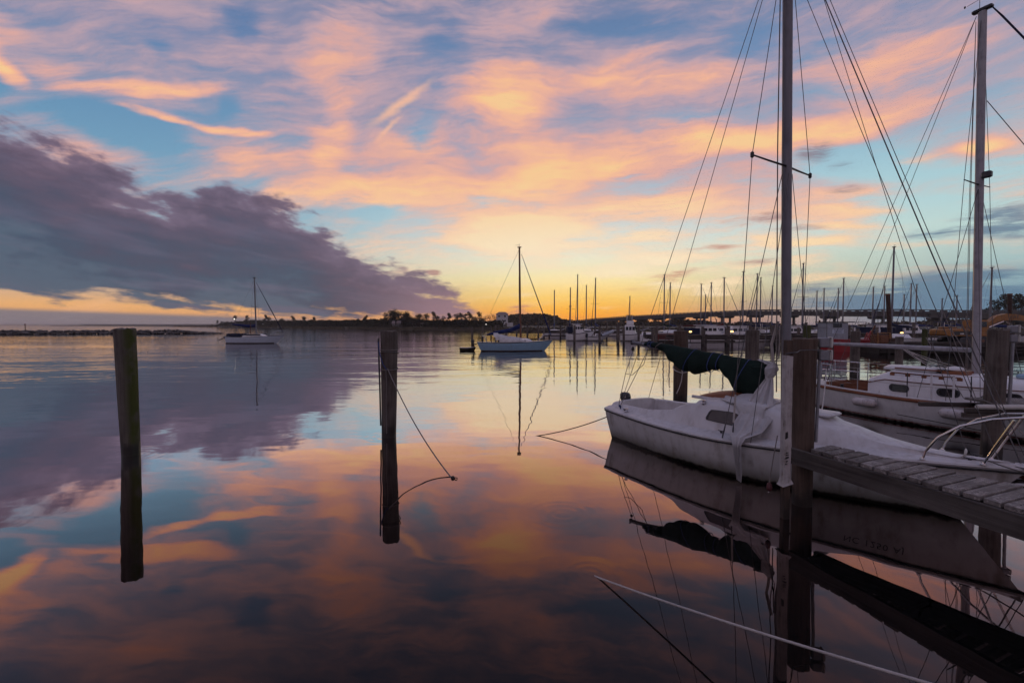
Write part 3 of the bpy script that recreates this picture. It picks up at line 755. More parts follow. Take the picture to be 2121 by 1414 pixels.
# ---- the near finger dock
N0, N1 = Vector((3.610, 5.560, 0)), Vector((4.163, 3.720, 0))
F0, F1 = Vector((3.960, 5.740, 0)), Vector((4.761, 4.262, 0))
ND, FD = N1 - N0, F1 - F0
dock = thing('finger_dock', 'narrow weathered timber finger dock running out from the lower right', 'dock', (N0.x, N0.y, 0))
rnd = random.Random(11)
o0 = Vector((N0.x, N0.y, 0))
t = 0.0; k = 0
while t < 1.62:
    wdt = rnd.uniform(0.074, 0.082)
    a0, a1 = N0 + ND * (t + 0.007), N0 + ND * (t + wdt - 0.007)
    b0, b1 = F0 + FD * ((t + 0.007) * 1.17), F0 + FD * ((t + wdt - 0.007) * 1.17)
    e = (b0 - a0).normalized()
    jn, jf = rnd.uniform(-0.012, 0.018), rnd.uniform(-0.02, 0.015)
    mid = (a0 + b1) / 2
    zt = 0.800 + rnd.uniform(-0.004, 0.004)
    # local frame with y along the plank so that the grain follows it
    ang = atan2(e.y, e.x) - pi / 2
    R = Matrix.Rotation(-ang, 3, 'Z')
    pts = [R @ (p - mid) for p in (a0 - e * jn, a1 - e * jn, b1 + e * jf, b0 + e * jf)]
    c = 0.005
    cen = sum(pts, Vector()) / 4
    def ring(s, z):
        return [(cen.x + (p.x - cen.x) * (1 - s / 0.07), cen.y + (p.y - cen.y) * (1 - s / 0.25), z + 0.003 * mnoise.noise(Vector((k * 3.1, q * 5.0, 0)))) for q, p in enumerate(pts)]
    m = MB().loft([ring(0, -0.042), ring(0, -c), ring(c * 0.8, 0.0)], True, True)
    pl = m.build('plank', 'plank_wood', dock, 30)
    pl.location = (mid.x - o0.x, mid.y - o0.y, zt); pl.rotation_euler = (rnd.uniform(-0.004, 0.004), rnd.uniform(-0.008, 0.008), ang)
    t += wdt; k += 1
def stringer(p, q, z0, z1, th, name, mat='beam_wood'):
    p, q = Vector(p), Vector(q); d = q - p; ang = atan2(d.y, d.x); L = d.length
    m = MB(); secs = []
    for i in range(9):
        x = L * i / 8
        j = 0.004 * mnoise.noise(Vector((x * 1.7, 3.0, 0)))
        secs.append([(x, -th / 2 + j, z0), (x, th / 2 + j, z0), (x, th / 2 + j, z1 - 0.006), (x, th / 2 - 0.006 + j, z1), (x, -th / 2 + 0.006 + j, z1), (x, -th / 2 + j, z1 - 0.006)])
    m.loft(secs, True, True)
    s = m.build(name, mat, dock, 30); s.location = (p.x - o0.x, p.y - o0.y, 0); s.rotation_euler = (0, 0, ang)
    return s
nd = ND.normalized()
stringer(N0 - nd * 0.26 + Vector((-0.02, -0.03, 0)), N0 + ND * 1.62 + Vector((-0.02, -0.03, 0)), 0.560, 0.757, 0.05, 'stringer')
stringer(F0 - FD.normalized() * 0.10 + Vector((-0.09, -0.07, 0)), F0 + FD * 1.9 + Vector((-0.09, -0.07, 0)), 0.565, 0.757, 0.05, 'stringer')
stringer(N0 + ND * 0.02 + Vector((0.03, 0.06, 0)), F0 + Vector((-0.06, -0.02, 0)), 0.57, 0.755, 0.05, 'end_board')
for u in (0.55, 1.15):
    a, b = N0 + ND * u, F0 + FD * u * 1.17
    stringer(a + (b - a) * 0.06, b - (b - a) * 0.16, 0.59, 0.752, 0.045, 'cross_brace')
m = MB()
for u in [0.04 + 0.078 * i for i in range(20)]:
    a, b = N0 + ND * u, F0 + FD * u * 1.17
    for f in (0.10, 0.16):
        p = a + (b - a) * f
        m.lathe([(0.005, 0.0), (0.005, 0.0028), (0.003, 0.0035)], (p.x - o0.x, p.y - o0.y, 0.8035), 6)
nh = m.build('nail_heads', 'dark_metal', dock); nh['kind'] = 'stuff'

# ---- piling at the dock head with its sleeve post and power boxes
np_ = piling_mesh(0.104, 2.118, 21, (-0.006, 0), cracks=12, n=40, flare=0.34, ragged=0.02).build('dock_piling', 'brown_wood', None, 50)
np_.location = (3.715, 5.86, 0)
tag(np_, 'thick cracked brown piling at the head of the near finger dock', 'piling', 'round timber mooring pilings')
fp = thing('fender_post', 'square timber post in a torn white vinyl sleeve against the near dock piling', 'post', (3.235, 5.43, 0), 0.03)
MB().bbox((0.012, 0.008, 0.95), (0.078, 0.078, 2.34), 0.006).build('timber_core', 'brown_wood', fp)
m = MB(); secs = []
for i in range(27):
    z = 0.43 + 1.50 * i / 26
    j = 0.004 * mnoise.noise(Vector((0, 0, z * 9))); hw = 0.044 + 0.002 * mnoise.noise(Vector((3, 1, z * 6)))
    if i == 0:
        hw += 0.010
    secs.append([(hw * cx + j, hw * cy, z + (0.012 if i == 26 and cx < 0 else 0)) for cx, cy in ((-1, -0.8), (-0.8, -1), (0.8, -1), (1, -0.8), (1, 0.8), (0.8, 1), (-0.8, 1), (-1, 0.8))])
m.loft(secs, True, False)
m.build('vinyl_sleeve', 'vinyl', fp, 30)
secs = [[(hw * cx, hw * cy, z + 0.02 * cx) for cx, cy in ((-1, -1), (1, -1), (1, 1), (-1, 1))] for hw, z in ((0.046, 0.455), (0.064, 0.415), (0.060, 0.412), (0.044, 0.45))]
MB().loft(secs, True, False).build('sleeve_collar', 'vinyl', fp, 20)
rnd = random.Random(5)
for i, (z, hgt, sx) in enumerate([(1.02, 0.055, -0.020), (0.985, 0.03, -0.02), (0.80, 0.012, -0.008), (0.775, 0.014, -0.006), (0.745, 0.022, -0.004), (0.735, 0.012, -0.02), (0.700, 0.016, -0.010), (0.665, 0.010, -0.02)]):
    wd = rnd.uniform(0.010, 0.020)
    tear = MB().add([(sx - wd, -0.0485, z - hgt), (sx + wd, -0.0485, z - hgt * 0.2), (sx + wd * 0.7, -0.0485, z + hgt * 0.5), (sx - wd * 0.8, -0.0485, z + hgt * 0.3),
                     (sx - wd, -0.0425, z - hgt), (sx + wd, -0.0425, z - hgt * 0.2), (sx + wd * 0.7, -0.0425, z + hgt * 0.5), (sx - wd * 0.8, -0.0425, z + hgt * 0.3)],
                    [(0, 1, 2, 3), (4, 7, 6, 5), (0, 4, 5, 1), (1, 5, 6, 2), (2, 6, 7, 3), (3, 7, 4, 0)])
    tear.build('tear', 'black_trim', fp, 20)
MB().tube([(-0.07, -0.07, 1.96), (-0.01, -0.08, 1.975), (0.09, -0.03, 1.975), (0.28, 0.20, 1.985), (0.42, 0.235, 1.99), (0.56, 0.24, 1.985), (0.67, 0.36, 1.98), (0.68, 0.52, 1.98), (0.5, 0.63, 1.98), (0.28, 0.5, 1.98), (0.10, 0.15, 1.975)], 0.006, 5).build('tie_wire', 'wire', fp)

def power_box(loc, rz, label):
    p = thing('power_box', label, 'electrical box', loc, rz, 'grey electrical boxes on the dock pilings')
    MB().bbox((0, 0, 0), (0.115, 0.10, 0.125), 0.012).build('housing', 'grey_plastic', p)
    m = MB(); m.bbox((0.075, 0, 0.002), (0.032, 0.112, 0.138), 0.014)
    m.build('cover', 'pale_plastic', p)
    MB().bbox((0.094, 0, 0), (0.008, 0.07, 0.085), 0.003).build('cover_panel', 'grey_plastic', p)
    MB().tube([(0.062, -0.05, 0.055), (0.062, 0.05, 0.055)], 0.008, 6).build('hinge', 'dark_metal', p)
    return p
power_box((3.90, 5.80, 2.075), -0.15, 'upper grey electrical box on the near dock piling')
power_box((3.90, 5.80, 1.915), -0.15, 'lower grey electrical box on the near dock piling')
cd = MB().tube([(3.86, 5.80, 1.86), (3.85, 5.80, 1.4), (3.835, 5.80, 0.82)], 0.019, 8).build('conduit', 'grey_plastic')
tag(cd, 'grey plastic conduit running down the near dock piling', 'conduit', 'conduits on the dock pilings')
fl = thing('hanging_float', 'dark red float hanging on a cord beside the white sleeve post', 'float', (3.09, 5.50, 0))
MB().lathe([(0.006, 0.30), (0.026, 0.315), (0.034, 0.345), (0.026, 0.385), (0.008, 0.41)], (0, 0, 0), 12).build('float_body', 'float_red', fl)
MB().tube([(0, 0, 0.41), (0.035, -0.01, 0.7), (0.075, -0.02, 0.98)], 0.006, 5).build('cord', 'rope_grey', fl)
MB().lathe([(0.004, 0.265), (0.012, 0.275), (0.012, 0.29), (0.004, 0.298)], (0, 0, 0), 8).build('shackle', 'steel', fl)

# ---- the other pilings of the slips
p1 = piling('brown piling behind the stern of the white daysailer', 5.16, 14.15, 2.10, 0.205, 'brown_wood', 31, cracks=7)
wl = thing('piling_line', 'pale mooring rope looped on the brown piling behind the daysailer', 'rope', (5.16, 14.15, 0), group='ropes hung on pilings')
MB().tube(loop_pts(0, 0, 0.95, 0.222, 0.10, seed=6), 0.014, 5).build('rope_loop', 'rope_white', wl)
MB().tube([(-0.10, -0.20, 1.05), (-0.02, -0.23, 0.86), (-0.06, -0.24, 0.6), (-0.12, -0.24, 0.40), (-0.20, -0.24, 0.22)], 0.014, 5).build('rope_end', 'rope_white', wl)
piling('grey brown piling just left of the white daysailer mast', 7.05, 13.6, 2.13, 0.178, 'piling_wood', 32, (0.006, 0), cracks=8, flare=0.05)
rope('piling_rope', loop_pts(7.05, 13.6, 1.09, 0.195, 0.03, seed=12), 0.02, 'rope_grey', 'grey rope wrapped round the piling just left of the daysailer mast', 'ropes hung on pilings')
piling('green topped slim piling showing behind the near dock piling', 14.0, 22.0, 2.26, 0.17, 'green_wood', 33)
piling('grey piling between the red workboat and the cutter stern', 14.75, 19.9, 2.02, 0.178, 'piling_wood', 34, cracks=8)
piling('short grey piling behind the cutter boom, nearer its stern', 18.4, 22.0, 1.72, 0.158, 'piling_wood', 35, cracks=9)
piling('slim green piling behind the cutter boom, nearer its mast', 25.3, 28.4, 2.02, 0.145, 'green_wood', 36)
# ---- big piling and dock end beside the cutter
piling('thick split grey piling with conduit in front of the cutter, far right', 8.52, 8.166, 2.20, 0.142, 'piling_wood', 41, (0.022, 0.0), cracks=10, n=36, ragged=0.07)
power_box((8.745, 8.10, 2.22), -0.2, 'upper grey electrical box on the far right piling')
power_box((8.745, 8.10, 2.06), -0.2, 'lower grey electrical box on the far right piling')
cd = MB().tube([(8.715, 8.06, 1.98), (8.695, 8.05, 1.4), (8.675, 8.04, 0.90)], 0.024, 8).build('conduit', 'grey_plastic')
tag(cd, 'grey plastic conduit running down the far right piling', 'conduit', 'conduits on the dock pilings')
d2 = thing('dock_end', 'grey timber dock end wrapped round the far right piling', 'dock', (8.3, 8.1, 0))
for i in range(7):
    m = MB().bbox((0, 0, 0), (0.145, 0.95, 0.045), 0.005)
    q = m.build('plank', 'plank_wood', d2, 30); q.location = (0.55 + i * 0.155, 0.42 - i * 0.02, 0.865); q.rotation_euler = (0, 0, -0.10 + 0.008 * i)
for (cx, cy, cz, L) in ((0.85, -0.12, 0.80, 2.3), (0.85, -0.10, 0.71, 2.35), (0.85, 0.86, 0.74, 2.2)):
    q = MB().bbox((0, 0, 0), (L, 0.055, 0.085), 0.006).build('stringer', 'beam_wood', d2, 30); q.location = (cx - 0.05, cy, cz); q.rotation_euler = (0, 0, -0.10)
q = MB().tube([(-1.05, 0, 0), (-0.4, 0.004, 0.004), (0.4, 0, 0), (1.1, 0.003, 0)], 0.045, 8).build('edge_pole', 'pale_plastic', d2); q.location = (0.85, -0.17, 0.868); q.rotation_euler = (0, 0, -0.10)

# ================================================================ the white daysailer in the near slip
ds = thing('daysailer', 'small grubby white sailboat moored at the near finger dock, boom under a green cover', 'sailboat', (2.58, 9.70, 0), radians(-56.81))
D_SEC, D_SHEER = hull_sections(5.05, 2.14, 0.555, 0.56, 0.10, 0.30, 26, fine=1.75, stern_w=0.72, wl_k=0.86, sheer_bow=0.155, sheer_stern=0.05)
d_hull = build_hull(ds, D_SEC, 'gelcoat')
rail(ds, D_SHEER, 'black_trim', 0.014, -0.034, 'rub_stripe', 0.004)
rail(ds, D_SHEER, 'gelcoat_deck', 0.026, 0.0, 'gunwale', 0.0, 1.0)
# deck, cockpit and cabin are one moulding
HC = [(-0.2, 0.05), (0.05, 0.08), (0.5, 0.10), (1.0, 0.12), (1.4, 0.20), (1.75, 0.36), (2.0, 0.42), (2.6, 0.43), (3.1, 0.40), (3.45, 0.33), (3.75, 0.22), (4.1, 0.13), (4.6, 0.05), (5.0, 0.02), (5.7, 0.01)]
CB = [(-0.2, 0.62), (0.5, 0.70), (1.2, 0.76), (1.9, 0.76), (2.6, 0.74), (3.2, 0.66), (3.8, 0.50), (4.3, 0.34), (4.8, 0.20), (5.7, 0.02)]
m = MB(); secs = []
xs = [-0.10, 0.0, 0.08, 0.12, 0.3, 0.6, 0.9, 1.2, 1.45, 1.6, 1.75, 1.86, 1.90, 2.05, 2.3, 2.6, 2.9, 3.1, 3.3, 3.5, 3.7, 3.9, 4.15, 4.4, 4.7, 5.0, 5.3, 5.5, 5.59]
for x in xs:
    b, z = sheer_at(D_SHEER, x)
    hc = curve1(HC, x); cb = min(curve1(CB, x), b * 0.92); ct = cb - 0.05 - 0.14 * hc
    z0 = z + 0.012; zi = z + 0.035
    if 0.10 < x < 1.88:
        zt = zi + hc
        half = [(b, z0), (lerp(b, cb, 0.5), zi), (cb, zi + 0.015), (ct, zt - 0.02), (ct - 0.03, zt), (ct - 0.10, zt - 0.015), (ct - 0.13, 0.46), (0.30, 0.44), (0.27, 0.22), (0, 0.21)]
    else:
        zt = zi + hc; cm = 0.055 * min(1.0, hc / 0.3) + 0.02
        half = [(b, z0), (lerp(b, cb, 0.5), zi), (cb, zi + 0.015), (ct, zt - 0.05), (ct - 0.035, zt - 0.01), (ct * 0.82, zt + cm * 0.35), (ct * 0.62, zt + cm * 0.6), (ct * 0.42, zt + cm * 0.8), (ct * 0.2, zt + cm * 0.96), (0, zt + cm)]
    secs.append([(x, y, q) for y, q in half] + [(x, -y, q) for y, q in half[-2::-1]])
m.loft(secs); m.add(secs[0], [tuple(range(len(secs[0])))])
d_deck = m.build('deck_moulding', 'gelcoat_deck', ds, 38)
# side windows, set in proud frames on the sloping cabin side
def cabin_side(x, f, s, proud=0.0):
    b, z = sheer_at(D_SHEER, x); hc = curve1(HC, x); cb = min(curve1(CB, x), b * 0.92); ct = cb - 0.05 - 0.14 * hc
    zi = z + 0.05
    return (x, s * (lerp(cb, ct, f) + proud), lerp(zi, z + 0.035 + hc - 0.05, f))
for s in (-1, 1):
    ob = [(2.16, 0.42), (2.22, 0.86), (2.60, 0.86), (2.78, 0.62), (2.79, 0.44), (2.70, 0.34)]
    def outline(k, proud):
        cx = sum(p[0] for p in ob) / len(ob); cf = sum(p[1] for p in ob) / len(ob)
        pts = []
        n = len(ob)
        for i, (x, f) in enumerate(ob):      # rounded corners
            for q in (-0.22, 0.0, 0.22):
                x2, f2 = ob[(i + (1 if q > 0 else -1)) % n]
                a = abs(q)
                px, pf = lerp(x, x2, a), lerp(f, f2, a)
                if q == 0:
                    px, pf = lerp(x, cx, 0.05), lerp(f, cf, 0.05)
                pts.append(cabin_side(cx + (px - cx) * k, cf + (pf - cf) * k, s, proud))
        return pts
    wf = MB().loft([outline(1.08, -0.004), outline(1.07, 0.010), outline(0.98, 0.010), outline(0.97, 0.004)], True).build('window', 'black_trim', ds, 30)
    o = outline(0.985, 0.005)
    MB().add(o, [tuple(range(len(o)))]).build('pane', 'window_tint', wf, 0)
# companionway hood of brown varnished wood, washboards, hatch rails
m = MB(); secs = []
for i in range(9):
    x = lerp(1.72, 2.55, i / 8); h = 0.15 * sin(pi * min(1, (i + 1.2) / 7.0) * 0.5) * (1 if i < 6 else 1 - 0.2 * (i - 5))
    secs.append([(x, lerp(-0.34, 0.34, k / 10), 1.035 + h * sin(pi * k / 10) ** 0.7) for k in range(11)])
m.loft(secs)
m.add([(p[0], p[1], p[2]) for p in secs[0]] + [(1.72, -0.34, 1.02), (1.72, 0.34, 1.02)], [tuple(range(11)) + (12, 11)])
m.build('companion_hatch', 'teak', ds, 50)
m = MB()
for s in (-1, 1):
    m.bbox((2.18, s * 0.385, 1.045), (1.05, 0.04, 0.05), 0.008)
m.build('hatch_rail', 'gelcoat_deck', ds)
MB().bbox((1.80, 0, 0.74), (0.03, 0.52, 0.56), 0.006).build('washboard', 'teak', ds)
# foredeck hatch, ventilator, cleats
MB().bbox((3.50, 0.05, 1.000), (0.42, 0.44, 0.05), 0.018).build('fore_hatch', 'gelcoat_deck', ds)
hz = sheer_at(D_SHEER, 5.05)[1]
m = MB(); secs = []
for i in range(8):
    a = i / 7 * pi * 0.5
    secs.append([(5.00 + 0.10 * sin(a) + 0.055 * cos(q) * cos(a), -0.02 + 0.062 * sin(q), hz + 0.045 + 0.075 * (1 - cos(a)) * 0.9 + 0.055 * cos(q) * sin(a) + (0.0 if i else -0.02)) for q in [2 * pi * k / 12 for k in range(12)]])
m.loft(secs, True, False)
m.build('cowl_vent', 'pale_plastic', ds, 60)
def cleat(x, y, z, rz=0.0):
    m = MB(); m.box((x, y, z + 0.012), (0.03, 0.02, 0.03), rz)
    d = Vector((cos(rz), sin(rz), 0)) * 0.055
    m.tube([Vector((x, y, z + 0.034)) - d, Vector((x, y, z + 0.028)), Vector((x, y, z + 0.034)) + d], [0.006, 0.009, 0.006], 6)
    return m.build('cleat', 'dark_metal', ds)
cleat(0.42, -0.74, 0.63); cleat(2.52, -0.86, 0.625); cleat(5.16, -0.12, hz + 0.045); cleat(0.42, 0.74, 0.63); cleat(5.16, 0.14, hz + 0.045)
m = MB(); m.lathe([(0.035, 0), (0.04, 0.02), (0.028, 0.03), (0.028, 0.055), (0.036, 0.07), (0.01, 0.075)], (0.50, -0.78, 0.62), 12)
m.build('winch', 'steel', ds)
m = MB(); m.lathe([(0.035, 0), (0.04, 0.02), (0.028, 0.03), (0.028, 0.055), (0.036, 0.07), (0.01, 0.075)], (2.05, -0.62, 0.98), 12)
m.build('winch', 'steel', ds)
# outboard motor on the transom
om = thing('outboard_motor', None, None)
for kk in list(om.keys()):
    del om[kk]
om.parent = ds; om.location = (-0.13, -0.12, 0.16); om.scale = (0.74, 0.74, 0.78)
m = MB(); secs = []
for z, sx, sy, ox in ((0.66, 0.09, 0.07, 0.0), (0.70, 0.13, 0.10, -0.01), (0.78, 0.15, 0.115, -0.02), (0.86, 0.14, 0.11, -0.03), (0.905, 0.10, 0.08, -0.035), (0.915, 0.05, 0.04, -0.035)):
    secs.append([(ox + sx * (abs(cos(a)) ** 0.6) * (1 if cos(a) > 0 else -1), sy * (abs(sin(a)) ** 0.6) * (1 if sin(a) > 0 else -1), z) for a in [2 * pi * k / 16 for k in range(16)]])
m.loft(secs, True, True); m.build('cowling', 'motor_black', om, 45)
MB().bbox((-0.03, 0, 0.30), (0.10, 0.06, 0.74), 0.015).build('motor_leg', 'dark_metal', om)
MB().bbox((0.04, 0, 0.60), (0.10, 0.16, 0.10), 0.015).build('clamp', 'dark_metal', om)
MB().box((0.0, -0.105, 0.80), (0.16, 0.006, 0.03)).build('motor_stripe', 'pale_plastic', om)
# rudder head under the counter
MB().bbox((-0.09, -0.02, 0.02), (0.05, 0.05, 0.34), 0.012).build('rudder', 'bottom_paint', ds)
# ---- rig
MX = 3.05
m = MB(); secs = []
for i in range(13):
    z = lerp(1.04, 8.45, i / 12); x = MX - 0.016 * (z - 1.0)
    secs.append([(x + 0.070 * cos(a) * (1.0 if cos(a) > 0 else 1.1), 0.050 * sin(a), z) for a in [2 * pi * k / 14 for k in range(14)]])
m.loft(secs, True, True); d_mast = m.build('mast', 'mast_paint', ds, 50)
def mp(z, y=0.0, dx=0.0):
    return Vector((MX - 0.016 * (z - 1.0) + dx, y, z))
m = MB()
m.bbox((MX, 0, 1.03), (0.24, 0.2, 0.05), 0.01); m.build('mast_step', 'dark_metal', ds)
for s in (-1, 1):
    tip = Vector((MX - 0.12, s * 0.86, 4.745))
    sp = MB().tube([mp(4.72, s * 0.05), mp(4.73, s * 0.4) - Vector((0.03, 0, 0)), tip], [0.022, 0.02, 0.016], 8, True, 0.55).build('spreader', 'dark_metal', ds)
    MB().lathe([(0.010, -0.045), (0.026, -0.03), (0.026, 0.03), (0.010, 0.045)], tip, 8).build('spreader_tip', 'black_trim', sp)
    ch = Vector((2.78, s * 0.985, 0.60)); ch2 = Vector((2.62, s * 0.985, 0.60)); ch3 = Vector((3.05, s * 0.975, 0.60))
    MB().tube([ch, tip, mp(8.3, s * 0.03)], 0.0055, 5).build('shroud', 'wire', ds)
    MB().tube([ch2, mp(4.6, s * 0.05, -0.05)], 0.0055, 5).build('shroud', 'wire', ds)
    MB().tube([ch3, mp(4.6, s * 0.05, 0.05)], 0.005, 5).build('shroud', 'wire', ds)
    for c_, d_ in ((ch, (tip - ch)), (ch2, (mp(4.6) - ch2))):
        d_ = d_.normalized()
        MB().tube([c_ - d_ * 0.03, c_ + d_ * 0.02, c_ + d_ * 0.14, c_ + d_ * 0.24], [0.006, 0.011, 0.011, 0.006], 6).build('turnbuckle', 'dark_metal', ds)
    MB().tube([ch + (tip - ch) * 0.06, ch + (tip - ch) * 0.16], 0.013, 6).build('shroud_sleeve', 'rope_white', ds)
bow = Vector((5.56, 0, 0.72))
for k, (za, dx, r, bx) in enumerate(((8.3, 0.08, 0.0075, 0.0), (8.38, 0.10, 0.0045, 0.05), (7.6, 0.10, 0.0045, -0.18), (8.42, 0.12, 0.004, -0.45))):
    MB().tube(sag_line(mp(za, 0.01 * k, dx), bow + Vector((bx, 0.02 * k, 0.0)), 0.02, 6), r, 5).build('forestay' if k == 0 else 'halyard', 'wire', ds)
for s in (-1, 1):
    MB().tube(sag_line(mp(8.35, 0, -0.08), (-0.02, s * 0.42, 0.62), 0.015, 6), 0.0055, 5).build('backstay', 'wire', ds)
for k, (dy, dx) in enumerate(((-0.05, -0.105), (-0.07, -0.10), (0.05, -0.11), (-0.062, -0.02))):
    MB().tube([mp(8.2, dy, dx * 0.7), mp(5.0, dy * 1.3, dx), mp(1.25, dy * 1.4, dx)], 0.005, 5).build('halyard', 'rope_grey', ds)
# coil of line on the mast
m = MB()
for k in range(4):
    m.tube([(MX - 0.13, -0.02 * k, 2.35), (MX - 0.20, -0.04 - 0.02 * k, 2.0), (MX - 0.17 - 0.01 * k, -0.05, 1.72 - 0.02 * k), (MX - 0.11, -0.03, 1.78), (MX - 0.10, -0.01 * k, 2.3)], 0.007, 5)
m.build('rope_coil', 'rope_white', ds)
# boom, its green cover and ties
def bm(x):
    return Vector((x, 0, lerp(1.925, 1.60, (x + 0.07) / 2.97)))
d_boom = MB().tube([bm(-0.07), bm(0.3), bm(1.5), bm(2.86)], [0.036, 0.045, 0.05, 0.05], 10).build('boom', 'mast_paint', ds)
MB().bbox(bm(-0.08), (0.03, 0.09, 0.10), 0.01).build('boom_cap', 'dark_metal', ds)
TOP = [(0.30, 1.95), (0.5, 1.945), (0.8, 1.915), (1.3, 1.86), (1.8, 1.80), (2.2, 1.755), (2.5, 1.72), (2.75, 1.69)]
BOT = [(0.30, 1.865), (0.5, 1.84), (0.75, 1.77), (0.95, 1.58), (1.2, 1.43), (1.45, 1.385), (1.7, 1.46), (1.95, 1.50), (2.10, 1.36), (2.28, 1.15), (2.46, 1.10), (2.56, 1.08), (2.66, 1.10), (2.75, 1.30)]
m = MB(); secs = []
for i in range(91):
    x = lerp(0.30, 2.75, i / 90)
    zt, zb = curve1(TOP, x), curve1(BOT, x)
    w_ = 0.055 + 0.10 * min(1.0, (zt - zb) / 0.45)
    pinch = sum(exp(-((x - xt) / 0.045) ** 2) for xt in (0.40, 0.62, 1.35, 1.78, 1.94, 2.36))
    w_ *= 1 - 0.22 * min(1.0, pinch); zb += 0.03 * min(1.0, pinch)
    ring = []
    for k in range(22):
        a = 2 * pi * k / 22
        yy = w_ * cos(a) * (1.0 - 0.25 * sin(a)) + 0.022 * mnoise.noise(Vector((x * 7, cos(a) * 1.8, sin(a) * 1.8))) + 0.012 * mnoise.noise(Vector((x * 19, cos(a) * 3, sin(a) * 3)))
        zz = lerp(zb, zt, 0.5 + 0.5 * sin(a)) + 0.012 * mnoise.noise(Vector((x * 7, 3 + cos(a), sin(a))))
        ring.append((x, yy, zz))
    secs.append(ring)
m.loft(secs, True, True)
d_cov = m.build('sail_cover', 'canvas_green', ds, 70)
# tail of the cover hanging by the mast
m = MB(); secs = []
for i in range(9):
    f = i / 8; z = lerp(1.62, 0.84, f); x = lerp(2.66, 2.66, f); w_ = lerp(0.16, 0.04, f)
    secs.append([(x + w_ * cos(a) + 0.02 * mnoise.noise(Vector((a, z * 4, 1))), -0.06 + lerp(0.10, 0.03, f) * sin(a), z) for a in [2 * pi * k / 12 for k in range(12)]])
m.loft(secs, True, True); m.build('cover_tail', 'canvas_green', ds, 70)
for (x, dx, mt) in ((0.40, 0.01, 'rope_blue'), (0.47, 0.03, 'rope_blue'), (0.62, -0.10, 'rope_grey'), (1.35, -0.22, 'rope_blue'), (1.78, -0.06, 'rope_blue'), (1.94, -0.05, 'rope_blue'), (2.36, -0.22, 'rope_blue')):
    pts = []
    for k in range(15):
        a = 2 * pi * k / 14
        xx = x - dx * sin(a) * 0.5
        zt, zb = curve1(TOP, xx), curve1(BOT, xx); w_ = 0.055 + 0.10 * min(1.0, (zt - zb) / 0.45)
        pts.append((xx, (w_ + 0.012) * cos(a) * (1 - 0.25 * sin(a)), lerp(zb - 0.008, zt + 0.008, 0.5 + 0.5 * sin(a))))
    MB().tube(pts, 0.0075, 5).build('cover_tie', mt, ds)
# topping lift, mainsheet and block at the boom end
m = MB(); m.lathe([(0.006, -0.06), (0.028, -0.045), (0.034, -0.02), (0.024, 0.02), (0.008, 0.04)], (-0.06, 0.0, 1.80), 10)
m.build('sheet_block', 'black_trim', ds)
for pts in ([(-0.06, 0, 1.76), (0.02, -0.30, 1.30), (0.14, -0.60, 0.75), (0.16, -0.64, 0.62)], [(0.36, 0, 1.86), (0.34, -0.12, 1.5), (0.20, -0.30, 1.28), (0.03, -0.30, 1.29)], [(0.38, 0, 1.86), (0.30, -0.3, 1.3), (0.17, -0.63, 0.64)]):
    MB().tube(pts, 0.0065, 5).build('mainsheet', 'rope_grey', ds)
m = MB()
for k in range(5):
    m.tube([(0.14 + 0.01 * k, -0.62, 0.64), (0.20 + 0.02 * k, -0.66 - 0.01 * k, 0.70), (0.27, -0.70, 0.64 - 0.01 * k), (0.20, -0.68 + 0.015 * k, 0.62), (0.15, -0.63, 0.65)], 0.007, 5)
m.build('rope_coil', 'rope_blue', ds)
m = MB()
rnd = random.Random(9)
p = Vector((0.5, -0.35, 0.47)); pts = []
for k in range(40):
    p = p + Vector((rnd.uniform(-0.02, 0.06), rnd.uniform(-0.06, 0.06), 0)); p.y = max(-0.5, min(0.2, p.y)); p.x = min(1.6, p.x)
    pts.append((p.x, p.y, 0.475 + 0.012 * sin(k)))
m.tube(pts, 0.007, 5); m.build('cockpit_line', 'rope_white', ds)
# ---- the lowered sail: bundle at the gooseneck and a long tail over the side
def draped(secs_def, name, n=22, fold=0.25, seed=0, mat='sailcloth'):
    m = MB(); secs = []
    N = 34
    for i in range(N + 1):
        f = i / N * (len(secs_def) - 1); j = min(int(f), len(secs_def) - 2); u = f - j; u = u * u * (3 - 2 * u)
        c = Vector(secs_def[j][0]).lerp(Vector(secs_def[j + 1][0]), u)
        a_, b_ = lerp(secs_def[j][1], secs_def[j + 1][1], u), lerp(secs_def[j][2], secs_def[j + 1][2], u)
        ring = []
        for k in range(n):
            a = 2 * pi * k / n
            q = 1 + fold * sin(5 * a + seed + 0.6 * sin(i * 0.35)) + 0.18 * mnoise.noise(Vector((cos(a) * 2 + seed, sin(a) * 2, i * 0.22)))
            ring.append((c.x + a_ * q * cos(a), c.y + b_ * q * sin(a), c.z + 0.012 * mnoise.noise(Vector((a, i * 0.5, seed)))))
        secs.append(ring)
    m.loft(secs, True, True)
    return m.build(name, mat, ds, 75)
